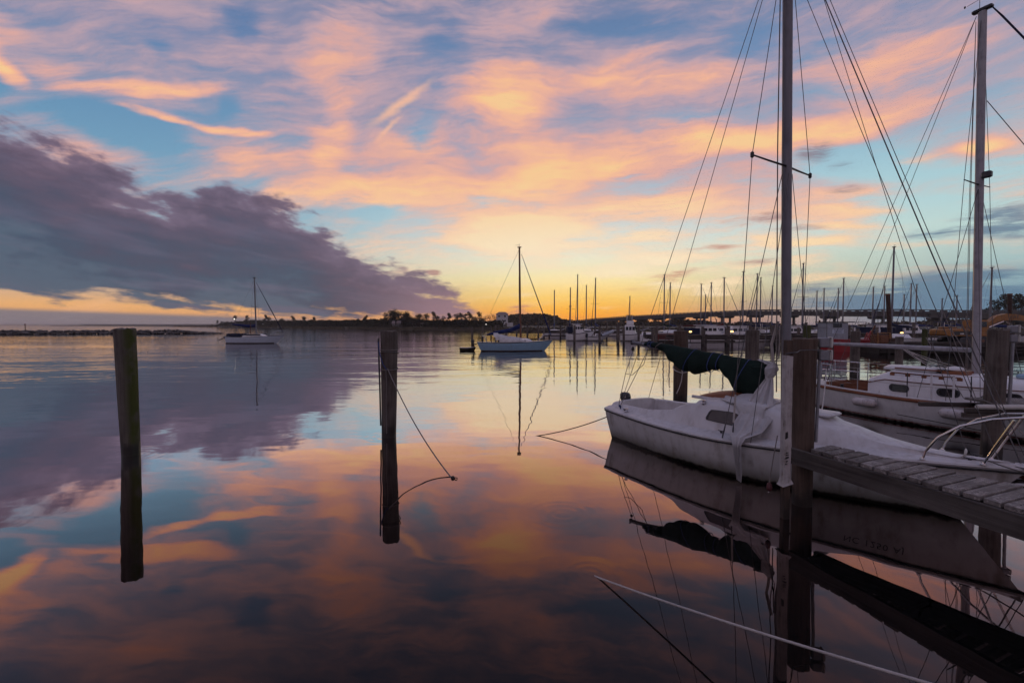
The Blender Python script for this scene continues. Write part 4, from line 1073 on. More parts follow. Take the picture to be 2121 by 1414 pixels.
def pleated(rows, name, nu=40, nv=40, pleats=5.0, amp=0.03, seed=0.0, mat='sailcloth', thick=0.008):
    """cloth hung between a left and a right edge, gathered into pleats"""
    m = MB(); secs = []
    for i in range(nv + 1):
        f = i / nv * (len(rows) - 1); j = min(int(f), len(rows) - 2); u = f - j; u = u * u * (3 - 2 * u)
        A = Vector(rows[j][0]).lerp(Vector(rows[j + 1][0]), u); B = Vector(rows[j][1]).lerp(Vector(rows[j + 1][1]), u)
        am = lerp(rows[j][2], rows[j + 1][2], u)
        row = []
        nrm = (B - A).cross(Vector((0, 0, 1)))
        nrm = nrm.normalized() if nrm.length > 1e-5 else Vector((0, -1, 0))
        if nrm.y > 0:
            nrm = -nrm
        for k in range(nu + 1):
            g = k / nu
            w_ = sin(2 * pi * pleats * (g + 0.05 * sin(i * 0.13 + seed)) + seed) * 0.6 + 0.9 * mnoise.noise(Vector((g * 6 + seed, i * 0.045, 2.0))) + 0.5 * mnoise.noise(Vector((g * 11, i * 0.12, seed)))
            row.append(A.lerp(B, g) + nrm * (am * amp * w_) + Vector((0, 0, 0.015 * mnoise.noise(Vector((g * 3, i * 0.1, 7))))))
        secs.append(row)
    m.loft(secs)
    o = m.build(name, mat, ds, 85)
    q = o.modifiers.new('thickness', 'SOLIDIFY'); q.thickness = thick
    return o
pleated([((2.80, -0.13, 1.46), (2.90, -0.11, 1.46), 0.5), ((2.74, -0.28, 1.28), (2.96, -0.20, 1.26), 0.9), ((2.70, -0.52, 1.03), (3.06, -0.42, 1.03), 1.2), ((2.70, -0.78, 0.86), (3.16, -0.60, 0.90), 1.3), ((2.72, -0.93, 0.74), (3.14, -0.82, 0.74), 1.1),
         ((2.80, -1.06, 0.655), (3.02, -1.03, 0.66), 0.7), ((2.86, -1.115, 0.56), (2.99, -1.11, 0.55), 0.7), ((2.89, -1.115, 0.36), (2.99, -1.11, 0.34), 0.8), ((2.90, -1.09, 0.18), (2.99, -1.09, 0.15), 0.7), ((2.91, -1.08, 0.05), (2.98, -1.08, 0.03), 0.6)], 'lowered_sail', pleats=3.5, amp=0.036, seed=0.7)
draped([((2.88, -0.06, 1.70), 0.04, 0.04), ((2.86, -0.07, 1.62), 0.085, 0.085), ((2.85, -0.09, 1.53), 0.075, 0.08), ((2.84, -0.10, 1.47), 0.05, 0.055), ((2.85, -0.12, 1.42), 0.035, 0.04)], 'sail_knot', seed=1, fold=0.16)
# loose cloth over the cabin side by the hatch
m = MB(); secs = []
for i in range(19):
    f = i / 18; x = lerp(2.22, 3.02, f); row = []
    for k in range(15):
        g = k / 14
        y = lerp(-0.10, -0.76 + 0.34 * (1 - f) ** 1.5, g)
        b, z = sheer_at(D_SHEER, x); hc = curve1(HC, x); cb = curve1(CB, x); ct = cb - 0.05 - 0.14 * hc
        base = z + 0.035 + hc + 0.05 * (1 - (abs(y) / ct) ** 2) if abs(y) < ct else lerp(z + 0.035 + hc - 0.03, z + 0.05, (abs(y) - ct) / max(0.01, cb - ct))
        row.append((x + 0.05 * mnoise.noise(Vector((g * 3, 1, f * 2))), y, base + 0.035 + 0.05 * max(0, mnoise.noise(Vector((f * 4, g * 3.5, 2)))) + 0.06 * sin(pi * f) * (1 - g)))
    secs.append(row)
m.loft(secs); o = m.build('sail_bundle', 'sailcloth', ds, 80)
sm = o.modifiers.new('thickness', 'SOLIDIFY'); sm.thickness = 0.012
draped([((2.62, 0.0, 1.73), 0.03, 0.04), ((2.72, 0.03, 1.70), 0.07, 0.07), ((2.80, 0.04, 1.66), 0.06, 0.08), ((2.86, 0.02, 1.60), 0.03, 0.04)], 'sail_bundle', seed=4)
# ---- bow pulpit of bent tube
def pulpit_pts(s):
    return [(4.80, s * 0.36, 0.69), (4.83, s * 0.37, 0.80), (4.94, s * 0.37, 0.99), (5.12, s * 0.35, 1.15), (5.36, s * 0.29, 1.26), (5.62, s * 0.17, 1.315), (5.74, s * 0.06, 1.33)]
P0, P1 = pulpit_pts(-1), pulpit_pts(1)[::-1]
MB().tube(P0 + P1, 0.0135, 9).build('pulpit_rail', 'steel', ds)
for s in (-1, 1):
    MB().tube([(5.28, s * 0.17, 0.72), (5.40, s * 0.22, 1.00), (5.52, s * 0.23, 1.27)], 0.0125, 8).build('pulpit_leg', 'steel', ds)
    for (x, y) in ((4.80, s * 0.36), (5.28, s * 0.17)):
        MB().lathe([(0.03, 0.0), (0.03, 0.008), (0.02, 0.014), (0.016, 0.03)], (x, y, sheer_at(D_SHEER, x)[1] + 0.03), 10).build('pulpit_base', 'steel', ds)
# bow line and mooring cleat line
MB().tube(sag_line((5.30, -0.10, 0.76), (5.9, -0.55, 0.78), 0.02, 6), 0.008, 5).build('bow_line', 'rope_grey', ds)
# ---- registration number on both bows
def letters(txt, xa, s, parent):
    cu = bpy.data.curves.new('registration_number', 'FONT'); cu.body = txt; cu.size = 0.10; cu.extrude = 0.0015; cu.space_character = 1.15
    tmp = bpy.data.objects.new('registration_number', cu); COL.objects.link(tmp)
    dg = bpy.context.evaluated_depsgraph_get()
    me = bpy.data.meshes.new_from_object(tmp.evaluated_get(dg)); bpy.data.objects.remove(tmp)
    wd = max(v.co.x for v in me.vertices)
    for v in me.vertices:
        lx, lz = v.co.x, v.co.y
        x = xa - lx if s < 0 and False else (xa + (lx if s < 0 else wd - lx))
        b, z = sheer_at(D_SHEER, x)
        zz = z - 0.19 + lz
        # follow the flare of the topsides
        yy = hull_y(x, zz) + 0.004 + v.co.z
        v.co = (x, s * yy, zz)
    me.materials.clear(); me.materials.append(MATS['lettering'])
    o = bpy.data.objects.new('registration_number', me); COL.objects.link(o); o.parent = parent
    return o
def hull_y(x, z):
    """half breadth of the topsides at x, z"""
    best = None
    prev = None
    for sec in D_SEC:
        pts = sec[8:]                          # keel to starboard sheer
        q = None
        for (a, b_) in zip(pts, pts[1:]):
            if (a[2] - z) * (b_[2] - z) <= 0 and abs(b_[2] - a[2]) > 1e-6:
                u = (z - a[2]) / (b_[2] - a[2]); q = (lerp(a[0], b_[0], u), abs(lerp(a[1], b_[1], u)))
        if q is None:
            continue
        if q[0] >= x and prev is not None:
            u = (x - prev[0]) / max(1e-6, q[0] - prev[0])
            return lerp(prev[1], q[1], u)
        prev = q
    return prev[1] if prev else 0.0
letters('NC 1250 AJ', 4.10, -1, ds)

# ================================================================ the white cutter in the next slip
ct_ = thing('cutter', 'white cutter with teak trim and oval portholes moored beyond the daysailer', 'sailboat', (8.96, 13.36, 0), radians(-64))
C_SEC, C_SHEER = hull_sections(6.9, 2.45, 0.60, 0.9, 0.35, 0.5, 26, fine=2.0, stern_w=0.55, wl_k=0.88, sheer_bow=0.34, sheer_stern=0.06)
build_hull(ct_, C_SEC, 'gelcoat_white')
rail(ct_, C_SHEER, 'teak', 0.030, -0.015, 'toe_rail', 0.006, 1.3)
rail(ct_, C_SHEER, 'gelcoat_white', 0.020, 0.035, 'bulwark', -0.01)
m = MB()
for s in (1, -1):
    m.tube([(sec[4][0], s * (abs(sec[4][1]) + 0.004), 0.075) for sec in C_SEC[:-1]], 0.020, 5, True, 1.2)
m.build('boot_stripe', 'boot_red', ct_)
build_flat_deck(ct_, C_SHEER, 'gelcoat_deck', 0.03)
# cabin trunk
def cab(x):
    b, z = sheer_at(C_SHEER, x)
    w_ = curve1([(1.55, 0.74), (2.2, 0.84), (3.2, 0.86), (4.4, 0.78), (5.3, 0.56), (5.7, 0.40)], x)
    h_ = curve1([(1.55, 0.36), (1.75, 0.46), (1.95, 0.54), (3.0, 0.53), (4.4, 0.48), (5.2, 0.40), (5.6, 0.20), (5.75, 0.03)], x)
    return b, z, min(w_, b * 0.86), h_
m = MB(); secs = []
for x in (1.55, 1.62, 1.75, 1.95, 2.3, 2.7, 3.1, 3.5, 3.9, 4.4, 4.9, 5.2, 5.45, 5.6, 5.75):
    b, z, w_, h_ = cab(x)
    half = [(w_, z + 0.0), (w_ * 0.985, z + h_ * 0.66), (w_ * 0.97, z + h_ * 0.70), (w_ * 0.93, z + h_ * 0.86), (w_ * 0.84, z + h_ * 0.97), (w_ * 0.5, z + h_ * 1.06), (0, z + h_ * 1.10)]
    secs.append([(x, y, q) for y, q in half] + [(x, -y, q) for y, q in half[-2::-1]])
m.loft(secs); m.add(secs[0], [tuple(range(len(secs[0])))])
c_cab = m.build('cabin', 'cabin_white', ct_, 35)
for s in (-1, 1):
    pts = []
    for i in range(20):
        x = lerp(1.56, 5.3, i / 19); b, z, w_, h_ = cab(x); pts.append((x, s * (w_ * 0.985 + 0.006), z + h_ * 0.67))
    MB().tube(pts, 0.011, 5).build('cabin_moulding', 'teak', ct_)
    # teak grab rail standing on feet
    pts = []
    for i in range(12):
        x = lerp(2.05, 3.35, i / 11); b, z, w_, h_ = cab(x); pts.append((x, s * (w_ * 0.90), z + h_ * 0.90 + 0.055))
    gr = MB().tube(pts, 0.016, 6).build('grab_rail', 'teak', ct_)
    m = MB()
    for i in range(5):
        x = lerp(2.07, 3.33, i / 4); b, z, w_, h_ = cab(x); m.box((x, s * w_ * 0.90, z + h_ * 0.90 + 0.022), (0.09, 0.026, 0.07))
    m.build('rail_foot', 'teak', gr)
    for px in (2.25, 3.17, 4.10):
        b, z, w_, h_ = cab(px)
        zc = z + h_ * 0.36
        def ov(k, proud):
            out = []
            for q in range(24):
                a = 2 * pi * q / 24
                sx = (0.11 if cos(a) > 0 else -0.11) + 0.092 * cos(a); sz = 0.092 * sin(a)
                x = px + sx * k; bb, zz, ww, hh = cab(x)
                out.append((x, s * (ww * 0.993 + proud), zc + sz * k))
            return out
        fr_ = MB().loft([ov(1.0, -0.003), ov(1.0, 0.016), ov(0.80, 0.016), ov(0.78, 0.004)], True).build('porthole', 'dark_metal', ct_, 35)
        o = ov(0.79, 0.006); MB().add(o, [tuple(range(len(o)))]).build('pane', 'window_glass', fr_, 0)
    # stanchions and lifelines
    tops = []
    for x in (0.75, 1.45, 2.55, 3.65, 4.75, 5.8):
        b, z = sheer_at(C_SHEER, x)
        MB().tube([(x, s * (b - 0.06), z), (x, s * (b - 0.05), z + 0.60)], 0.011, 6).build('stanchion', 'steel' if x < 2 else 'dark_metal', ct_)
        tops.append((x, s * (b - 0.05), z + 0.59))
    MB().tube([(0.1, s * 0.55, 1.22)] + tops + [(6.9, s * 0.18, 1.42)], 0.005, 5).build('lifeline', 'rope_white', ct_)
    MB().tube([(0.1, s * 0.55, 0.95)] + [(x, y, z - 0.28) for x, y, z in tops], 0.005, 5).build('lifeline', 'rope_white', ct_)
# white fender boards standing at the side deck
for x in (2.98, 3.36):
    b, z = sheer_at(C_SHEER, x)
    MB().bbox((x, -(b - 0.10), z + 0.30), (0.035, 0.03, 0.60), 0.005).build('board', 'cabin_white', ct_)
# sliding hatch, hood, sea hood
m = MB(); secs = []
for i in range(7):
    x = lerp(1.72, 2.75, i / 6); secs.append([(x, y, 1.20 + 0.06 * (1 - (y / 0.42) ** 2) + 0.03) for y in (-0.40, -0.2, 0, 0.2, 0.40)])
m.loft(secs); o = m.build('sea_hood', 'cabin_white', ct_, 40); q = o.modifiers.new('thickness', 'SOLIDIFY'); q.thickness = 0.06
MB().bbox((2.42, -0.42, 1.235), (0.9, 0.03, 0.03), 0.006).build('hatch_runner', 'teak', ct_)
MB().bbox((3.08, -0.10, 1.205), (0.46, 0.56, 0.09), 0.012).build('deck_box', 'teak', ct_)
m = MB(); m.lathe([(0.16, 0.0), (0.17, 0.02), (0.15, 0.06), (0.08, 0.085), (0.01, 0.09)], (3.02, -0.14, 1.25), 14); m.build('dome_vent', 'cabin_white', ct_)
MB().bbox((4.3, 0.0, 1.22), (0.55, 0.5, 0.09), 0.02).build('fore_hatch', 'hull_blue', ct_)
m = MB(); secs = []
for i in range(8):
    secs.append([(lerp(2.75, 3.05, i / 7), lerp(-0.4, 0.3, k / 7), 1.245 + 0.05 * abs(mnoise.noise(Vector((i * 0.7, k * 0.6, 1)))) + 0.02) for k in range(8)])
m.loft(secs); o = m.build('folded_sail', 'sailcloth', ct_, 80)
# cockpit coaming of teak, tiller head, dark well
m = MB()
for s in (-1, 1):
    pts = [(0.42, s * 0.50), (0.8, s * 0.62), (1.2, s * 0.68), (1.56, s * 0.70)]
    secs = [[(x, y - s * 0.015, 0.60), (x, y + s * 0.015, 0.60), (x, y + s * 0.015, 0.60 + h), (x, y - s * 0.015, 0.60 + h)] for (x, y), h in zip(pts, (0.12, 0.15, 0.19, 0.26))]
    m.loft(secs, True, True)
m.box((0.43, 0, 0.66), (0.03, 1.0, 0.14))
m.build('coaming', 'teak', ct_)
MB().bbox((1.0, 0, 0.62), (1.10, 0.95, 0.03), 0.01).build('cockpit_seat', 'teak', ct_)
MB().lathe([(0.05, 0), (0.055, 0.03), (0.035, 0.04), (0.035, 0.08), (0.05, 0.10), (0.01, 0.11)], (0.98, -0.80, 0.64), 12).build('winch', 'dark_metal', ct_)
# stern pulpit of bent tube
for z in (1.22, 0.95):
    MB().tube([(0.62, -0.70, z), (0.25, -0.62, z + 0.02), (-0.12, -0.45, z + 0.03), (-0.26, 0.0, z + 0.03), (-0.12, 0.45, z + 0.03), (0.25, 0.62, z + 0.02), (0.62, 0.70, z)], 0.013, 7).build('stern_rail', 'steel', ct_)
for (x, y) in ((0.62, -0.70), (0.05, -0.54), (-0.24, -0.15), (-0.24, 0.15), (0.05, 0.54), (0.62, 0.70)):
    MB().tube([(x, y, 0.62), (x, y, 1.23)], 0.012, 6).build('rail_post', 'steel', ct_)
# ring buoy cushion on the rail and ladder
m = MB(); m.bbox((0.28, -0.66, 1.02), (0.22, 0.06, 0.36), 0.03); m.build('cushion', 'grey_paint', ct_)
# spars
CX = 3.33
m = MB(); secs = []
for i in range(12):
    z = lerp(1.16, 9.19, i / 11); x = CX - 0.014 * (z - 1)
    secs.append([(x + 0.076 * cos(a), 0.062 * sin(a), z) for a in [2 * pi * k / 14 for k in range(14)]])
m.loft(secs, True, True); m.build('mast', 'mast_white', ct_, 50)
def cp(z, y=0.0, dx=0.0):
    return Vector((CX - 0.014 * (z - 1) + dx, y, z))
MB().bbox((CX, 0, 1.17), (0.34, 0.34, 0.06), 0.02).build('mast_step', 'cabin_white', ct_)
MB().bbox(cp(9.23), (0.34, 0.12, 0.07), 0.015).build('masthead', 'dark_metal', ct_)
m = MB(); m.tube([cp(9.24, 0, -0.05), cp(9.51, 0, -0.05)], 0.006, 5); m.tube([cp(9.45, 0, -0.26), cp(9.49, 0, 0.02)], 0.005, 5); m.lathe([(0.004, -0.03), (0.018, -0.01), (0.018, 0.01), (0.004, 0.03)], cp(9.45, 0, -0.30), 8)
m.build('wind_vane', 'black_trim', ct_)
m = MB(); m.bbox(cp(5.58, -0.06, 0.14), (0.16, 0.12, 0.14), 0.02); m.build('spreader_light', 'dark_metal', ct_)
for s in (-1, 1):
    tip = Vector((CX - 0.10, s * 0.62, 5.44))
    MB().tube([cp(5.40, s * 0.07), tip], [0.022, 0.014], 7, True, 0.6).build('spreader', 'dark_metal', ct_)
    MB().tube([(3.25, s * 1.17, 0.64), tip, cp(9.14, s * 0.03)], 0.006, 5).build('shroud', 'wire', ct_)
    MB().tube([(2.75, s * 1.18, 0.64), cp(5.3, s * 0.06)], 0.006, 5).build('shroud', 'wire', ct_)
    MB().tube([(3.80, s * 1.15, 0.66), cp(5.3, s * 0.06)], 0.006, 5).build('shroud', 'wire', ct_)
    MB().tube(sag_line(cp(9.14, 0, -0.1), (0.05, s * 0.45, 0.66), 0.02, 5), 0.006, 5).build('backstay', 'wire', ct_)
    for y2 in (0.10, 0.16):
        MB().tube([cp(9.0, s * 0.05, -0.09), cp(5, s * y2, -0.11), cp(1.3, s * y2, -0.12)], 0.006, 5).build('halyard', 'rope_grey', ct_)
MB().tube([cp(9.19, 0, 0.16), cp(8.9, 0, 0.32), (7.7, 0, 1.0)], [0.012, 0.018, 0.018], 7).build('furled_jib', 'canvas_navy', ct_)
MB().tube([cp(7.2, 0, 0.1), (6.6, 0, 0.96)], 0.008, 5).build('inner_forestay', 'wire', ct_)
c_boom = MB().tube([(0.22, 0, 1.76), (1.2, 0, 1.75), (2.2, 0, 1.735), (3.22, 0, 1.725)], [0.042, 0.056, 0.058, 0.054], 10).build('boom', 'mast_white', ct_)
MB().bbox((0.20, 0, 1.76), (0.03, 0.10, 0.11), 0.01).build('boom_cap', 'dark_metal', ct_)
MB().tube([(0.28, 0, 1.70), (0.22, -0.05, 1.2), (0.12, -0.10, 0.70)], 0.012, 5).build('mainsheet', 'rope_dark', ct_)
MB().tube([(0.30, 0, 1.70), (0.30, -0.02, 1.2), (0.20, -0.06, 0.70)], 0.012, 5).build('mainsheet', 'rope_dark', ct_)
rnd = random.Random(4)
for k in range(6):      # slack lines sagging from the boom to the mast
    x0 = rnd.uniform(1.95, 2.2)
    MB().tube(sag_line((x0, -0.05, 1.68), (3.2, -0.13 - 0.02 * k, 1.30 - 0.06 * k), 0.03 + 0.015 * k, 8), 0.007, 5).build('reef_line', 'rope_white', ct_)
for k, (x0, x1) in enumerate(((2.9, 3.7), (3.0, 4.0), (2.6, 3.5))):
    MB().tube([(x0, -0.5, 2.6 - 0.3 * k), (x1, -1.05, 0.75)], 0.008, 5).build('flag_halyard', 'rope_grey', ct_)
# fenders over the side
def fender(loc, rz, ln, r, label):
    f = thing('fender', label, 'fender', loc, rz, 'fenders along the cutter side')
    m = MB(); secs = []
    prof = [(-0.5, 0.30), (-0.47, 0.72), (-0.40, 0.98), (-0.2, 1.0), (0.2, 1.0), (0.40, 0.98), (0.47, 0.72), (0.5, 0.30)]
    for u, k in prof:
        secs.append([(u * ln, r * k * cos(a), r * k * sin(a)) for a in [2 * pi * q / 14 for q in range(14)]])
    m.loft(secs, True, True); m.build('body', 'fender_white', f, 45)
    m = MB(); m.tube([(-ln * 0.54, 0, 0), (-ln * 0.48, 0, 0)], r * 0.3, 8); m.tube([(ln * 0.48, 0, 0), (ln * 0.54, 0, 0)], r * 0.3, 8); m.build('eye', 'fender_white', f)
    MB().tube([(ln * 0.5, 0.02, 0), (ln * 0.52, 0.12, 0.32)], 0.006, 5).build('lanyard', 'rope_white', f)
    return f
def on_cutter(x, y, z):
    a = radians(-64); return (8.96 + x * cos(a) - y * sin(a), 13.36 + x * sin(a) + y * cos(a), z)
fender(on_cutter(1.72, -1.22, 0.40), radians(-64), 0.50, 0.10, 'grubby white fender hung level near the stern of the cutter')
fender(on_cutter(3.50, -1.34, 0.42), radians(-64), 0.55, 0.11, 'grey white fender hung level amidships on the cutter')
rope('slip_line', sag_line(on_cutter(0.55, -0.75, 1.10), (5.6, 8.35, 0.72), 0.25, 12), 0.012, 'rope_white', 'pale slack line from the cutter stern down to the daysailer foredeck', 'mooring lines of the slips')
rope('slip_line', sag_line(on_cutter(2.4, -1.20, 0.22), on_cutter(4.6, -1.26, 0.12), 0.0, 4), 0.008, 'rope_dark', 'dark line strung along the cutter hull just above the water', 'mooring lines of the slips')
rope('piling_rope', loop_pts(8.54, 8.166, 0.95, 0.172, 0.05, seed=15), 0.012, 'rope_grey', 'grey rope wrapped round the far right piling at dock height', 'ropes hung on pilings')
rope('spring_line', sag_line((8.40, 8.0, 0.97), (6.35, 5.15, 0.45), 0.05, 10), 0.009, 'rope_grey', 'frayed line from the far right piling towards the daysailer bow', 'mooring lines of the slips')

# ================================================================ boats lying to moorings
def sailboat(label, x, y, rz, L=6.0, beam=2.2, free=0.75, hull='gelcoat_white', cover='canvas_blue', mast_h=9.0, mast_f=0.58, mast_r=0.06, cabin=(0.30, 0.74, 0.38),
             spreaders=1, jib='mast_paint', ob=0.8, os_=0.4, group=None, boot='bottom_paint', boom_up=0.0, ports=3, mast_mat='mast_paint', name='sailboat', rake=0.012, lines=True, boom=True, radar=False, gear=True):
    b = thing(name, label, 'sailboat', (x, y, 0), rz, group)
    secs, sheer = hull_sections(L, beam, free, ob, os_, 0.35, 14, fine=1.9, stern_w=0.55, sheer_bow=0.22, sheer_stern=0.05)
    build_hull(b, secs, hull)
    m = MB()
    for s in (1, -1):
        m.tube([(q[4][0], s * (abs(q[4][1]) + 0.006), 0.05) for q in secs[:-1]], 0.055, 5, True, 1.0)
    m.build('boot_top', boot, b)
    build_flat_deck(b, sheer, 'gelcoat_deck', 0.04)
    rail(b, sheer, 'dark_metal', 0.025, 0.0, 'toe_rail')
    c0, c1, ch = cabin
    cb_ = trunk_cabin(b, sheer, L * c0, L * c1, ch, beam * 0.33)
    for s in (-1, 1):
        for i in range(ports):
            px = L * lerp(c0 + 0.05, c1 - 0.12, (i + 0.5) / ports); bb, zz = sheer_at(sheer, px)
            w_ = min(bb * 0.9, beam * 0.33 * (1 - 0.22 * (px / L - c0) / (c1 - c0)))
            MB().bbox((px, s * (w_ * 0.985), zz + ch * 0.40), (L * (c1 - c0) / ports * 0.6, 0.05, ch * 0.32), 0.012).build('cabin_window', 'window_glass', cb_)
    mx = L * mast_f; zd = sheer_at(sheer, mx)[1] + (ch * 0.9 if c0 < mast_f < c1 else 0.03)
    mt = MB().tube([(mx, 0, zd), (mx - rake * mast_h * 0.5, 0, mast_h * 0.5), (mx - rake * mast_h, 0, mast_h)], [mast_r, mast_r, mast_r * 0.85], 8).build('mast', mast_mat, b)
    m = MB(); m.box((mx - rake * mast_h, 0, mast_h + 0.03), (mast_r * 4, mast_r * 2, 0.07)); m.tube([(mx - rake * mast_h, 0, mast_h), (mx - rake * mast_h, 0, mast_h + 0.35)], 0.012, 4)
    m.tube([(mx - rake * mast_h - 0.35, 0, mast_h + 0.22), (mx - rake * mast_h, 0, mast_h + 0.2)], 0.012, 4); m.build('masthead_gear', 'black_trim', mt)
    zs_ = [mast_h * 0.56] if spreaders == 1 else [mast_h * 0.40, mast_h * 0.70]
    if spreaders:
        m = MB()
        for z in zs_:
            m.tube([(mx - rake * z - 0.05, -beam * 0.34, z + 0.05), (mx - rake * z, 0, z), (mx - rake * z - 0.05, beam * 0.34, z + 0.05)], 0.022, 5)
        m.build('spreaders', 'dark_metal', b)
    if radar:
        m = MB(); m.lathe([(0.05, -0.12), (0.28, -0.08), (0.30, 0.05), (0.1, 0.13)], (mx + 0.35, 0, mast_h * 0.62), 10); m.lathe([(0.03, -0.08), (0.16, -0.04), (0.16, 0.04), (0.03, 0.08)], (mx + 0.25, 0, mast_h * 0.84), 8)
        m.build('radar_domes', 'dark_metal', b)
    hd = Vector((mx - rake * mast_h, 0, mast_h - 0.1)); bw = Vector((sheer[-1][0] - 0.05, 0, sheer[-1][2] + 0.05)); st = Vector((sheer[0][0] + 0.05, 0, sheer[0][2] + 0.05))
    if jib:
        MB().tube([bw + (hd - bw) * 0.04, bw + (hd - bw) * 0.12, bw + (hd - bw) * 0.5, bw + (hd - bw) * 0.94], [0.035, 0.055, 0.045, 0.02], 6).build('furled_jib', jib, b)
    else:
        MB().tube([bw, hd], 0.012, 4).build('forestay', 'wire', b)
    if lines:
        MB().tube([st, hd], 0.010, 4).build('backstay', 'wire', b)
        for s in (-1, 1):
            bb, zz = sheer_at(sheer, mx - 0.1)
            MB().tube([(mx - 0.1, s * bb * 0.96, zz), (mx - rake * zs_[-1] - 0.05, s * beam * 0.34, zs_[-1] + 0.05), hd], 0.010, 4).build('shroud', 'wire', b)
    if boom:
        z0 = zd + 0.75
        m = MB(); bl = mx - L * 0.04
        m.tube([(mx - 0.05, 0, z0 + 0.55), (mx - 0.12, 0, z0 + 0.30), (mx - bl * 0.3, 0, z0 + 0.10 + boom_up * 0.3), (mx - bl * 0.7, 0, z0 + 0.06 + boom_up * 0.7), (mx - bl * 0.92, 0, z0 + 0.02 + boom_up)], [0.06, 0.17, 0.15, 0.12, 0.06], 8, True, 1.2)
        m.build('sail_cover', cover, b, 60)
        MB().tube([(mx, 0, z0), (mx - bl, 0, z0 + boom_up)], 0.05, 6).build('boom', 'mast_paint', b)
    if gear:
        m = MB()
        zb = sheer[-1][2]
        m.tube([(sheer[-4][0], -sheer[-4][1] * 0.9, zb), (sheer[-3][0], -sheer[-3][1] * 0.9, zb + 0.5), (sheer[-1][0] - 0.1, 0, zb + 0.55), (sheer[-3][0], sheer[-3][1] * 0.9, zb + 0.5), (sheer[-4][0], sheer[-4][1] * 0.9, zb)], 0.02, 5)
        m.build('bow_rail', 'steel', b)
        m = MB(); zt = sheer[0][2]
        m.tube([(0.5, -beam * 0.34, zt), (0.2, -beam * 0.32, zt + 0.55), (-0.05, 0, zt + 0.58), (0.2, beam * 0.32, zt + 0.55), (0.5, beam * 0.34, zt)], 0.02, 5)
        m.build('stern_rail', 'steel', b)
    return b, sheer, secs

# pale blue sloop in the middle distance
sb, sh, _ = sailboat('pale blue sailboat under a white tarp at a mooring, mid distance centre', -2.66, 40.3, 0.03, L=5.5, beam=2.1, free=0.72, hull='hull_blue', cover='canvas_blue', mast_h=8.95, mast_f=0.62,
                     mast_r=0.085, cabin=(0.32, 0.82, 0.36), ob=0.75, os_=0.45, boom_up=-0.45, jib='canvas_blue', ports=2, mast_mat='teak', spreaders=0, group='sailboats lying to moorings')
m = MB(); secs = []
for i in range(17):
    x = lerp(1.05, 3.75, i / 16)
    hh = curve1([(1.05, 0.62), (1.5, 0.66), (2.3, 0.52), (2.9, 0.44), (3.4, 0.36), (3.75, 0.22)], x) + 0.05 * mnoise.noise(Vector((x * 2, 0, 0)))
    hw = lerp(0.85, 0.72, i / 16)
    secs.append([(x + (0.18 if abs(k - 6) > 4 and i < 3 else 0), hw * cos(pi * k / 12), 0.74 + (0.06 if i > 2 else 0.22) + hh * sin(pi * k / 12) ** 0.8 + 0.03 * mnoise.noise(Vector((x * 4, k * 0.6, 1)))) for k in range(13)])
m.loft(secs); o = m.build('tarp', 'tarp', sb, 70)
m = MB(); m.tube([(0.10, -0.7, 0.75), (0.0, -0.72, 1.5), (0.1, 0.72, 1.5), (0.1, 0.7, 0.75)], 0.03, 5); m.tube([(0.1, -0.7, 0.75), (-0.3, -0.5, 1.62), (0.5, -0.5, 1.62)], 0.025, 5); m.tube([(0.5, -0.7, 0.75), (0.45, -0.7, 1.3)], 0.02, 5); m.tube([(0.9, -0.8, 0.75), (0.85, -0.8, 1.25)], 0.02, 5)
m.build('stern_frame', 'dark_metal', sb)
om2 = MB(); om2.bbox((-0.75, -0.1, 0.85), (0.30, 0.26, 0.34), 0.06); om2.tube([(-0.75, -0.1, 0.7), (-0.62, -0.1, 0.35)], 0.07, 6); om2.tube([(-0.7, -0.1, 0.6), (-0.40, -0.1, 0.6)], 0.06, 6)
om2.build('outboard_motor', 'motor_black', sb, 30)
# white sloop on the left
sb, sh, _ = sailboat('white sailboat with dark blue sail cover at a mooring, left of the roped piling', -34.9, 57.0, 0.0, L=5.9, beam=2.2, free=0.78, hull='hull_pale', cover='canvas_blue', mast_h=7.95, mast_f=0.585,
                     mast_r=0.085, cabin=(0.34, 0.78, 0.34), ob=1.05, os_=0.1, boom_up=0.45, jib='canvas_navy', ports=0, spreaders=1, group='sailboats lying to moorings')
for s in (-1, 1):
    MB().bbox((3.3, s * 0.72, 1.06), (2.1, 0.06, 0.16), 0.02).build('window_band', 'window_glass', sb)
MB().bbox((1.05, 0, 1.0), (1.75, 1.5, 0.42), 0.06).build('spray_dodger', 'canvas_navy', sb)
m = MB(); m.tube([(-0.2, -0.2, 0.75), (-0.9, -0.3, 0.42), (-1.0, -0.3, 0.40)], 0.05, 6); m.bbox((-0.28, -0.2, 0.72), (0.28, 0.26, 0.30), 0.05); m.lathe([(0.02, -0.05), (0.13, 0), (0.02, 0.05)], (-1.02, -0.3, 0.38), 8)
m.build('outboard_motor', 'motor_black', sb, 30)
MB().tube(sag_line((6.9, 0, 0.95), (7.5, -0.4, 0.0), 0.02, 5), 0.018, 5).build('anchor_line', 'rope_grey', sb)
MB().tube([(2.95, -0.45, 1.2), (3.05, -0.5, 1.9), (3.0, -0.45, 2.55)], 0.05, 6).build('flag_roll', 'float_red', sb)
# pole with anchor light at its stern
ap = thing('light_pole', 'thin pole with a small white light standing behind the left sailboat', 'light pole', (-36.5, 61.0, 0))
MB().tube([(0.75, 0, 0.0), (0.3, 0, 2.0), (0.0, 0, 2.95)], 0.035, 6).build('pole', 'mast_paint', ap)
MB().lathe([(0.03, -0.07), (0.075, -0.03), (0.075, 0.03), (0.03, 0.07)], (0, 0, 3.02), 10).build('lamp', 'lamp_white', ap)
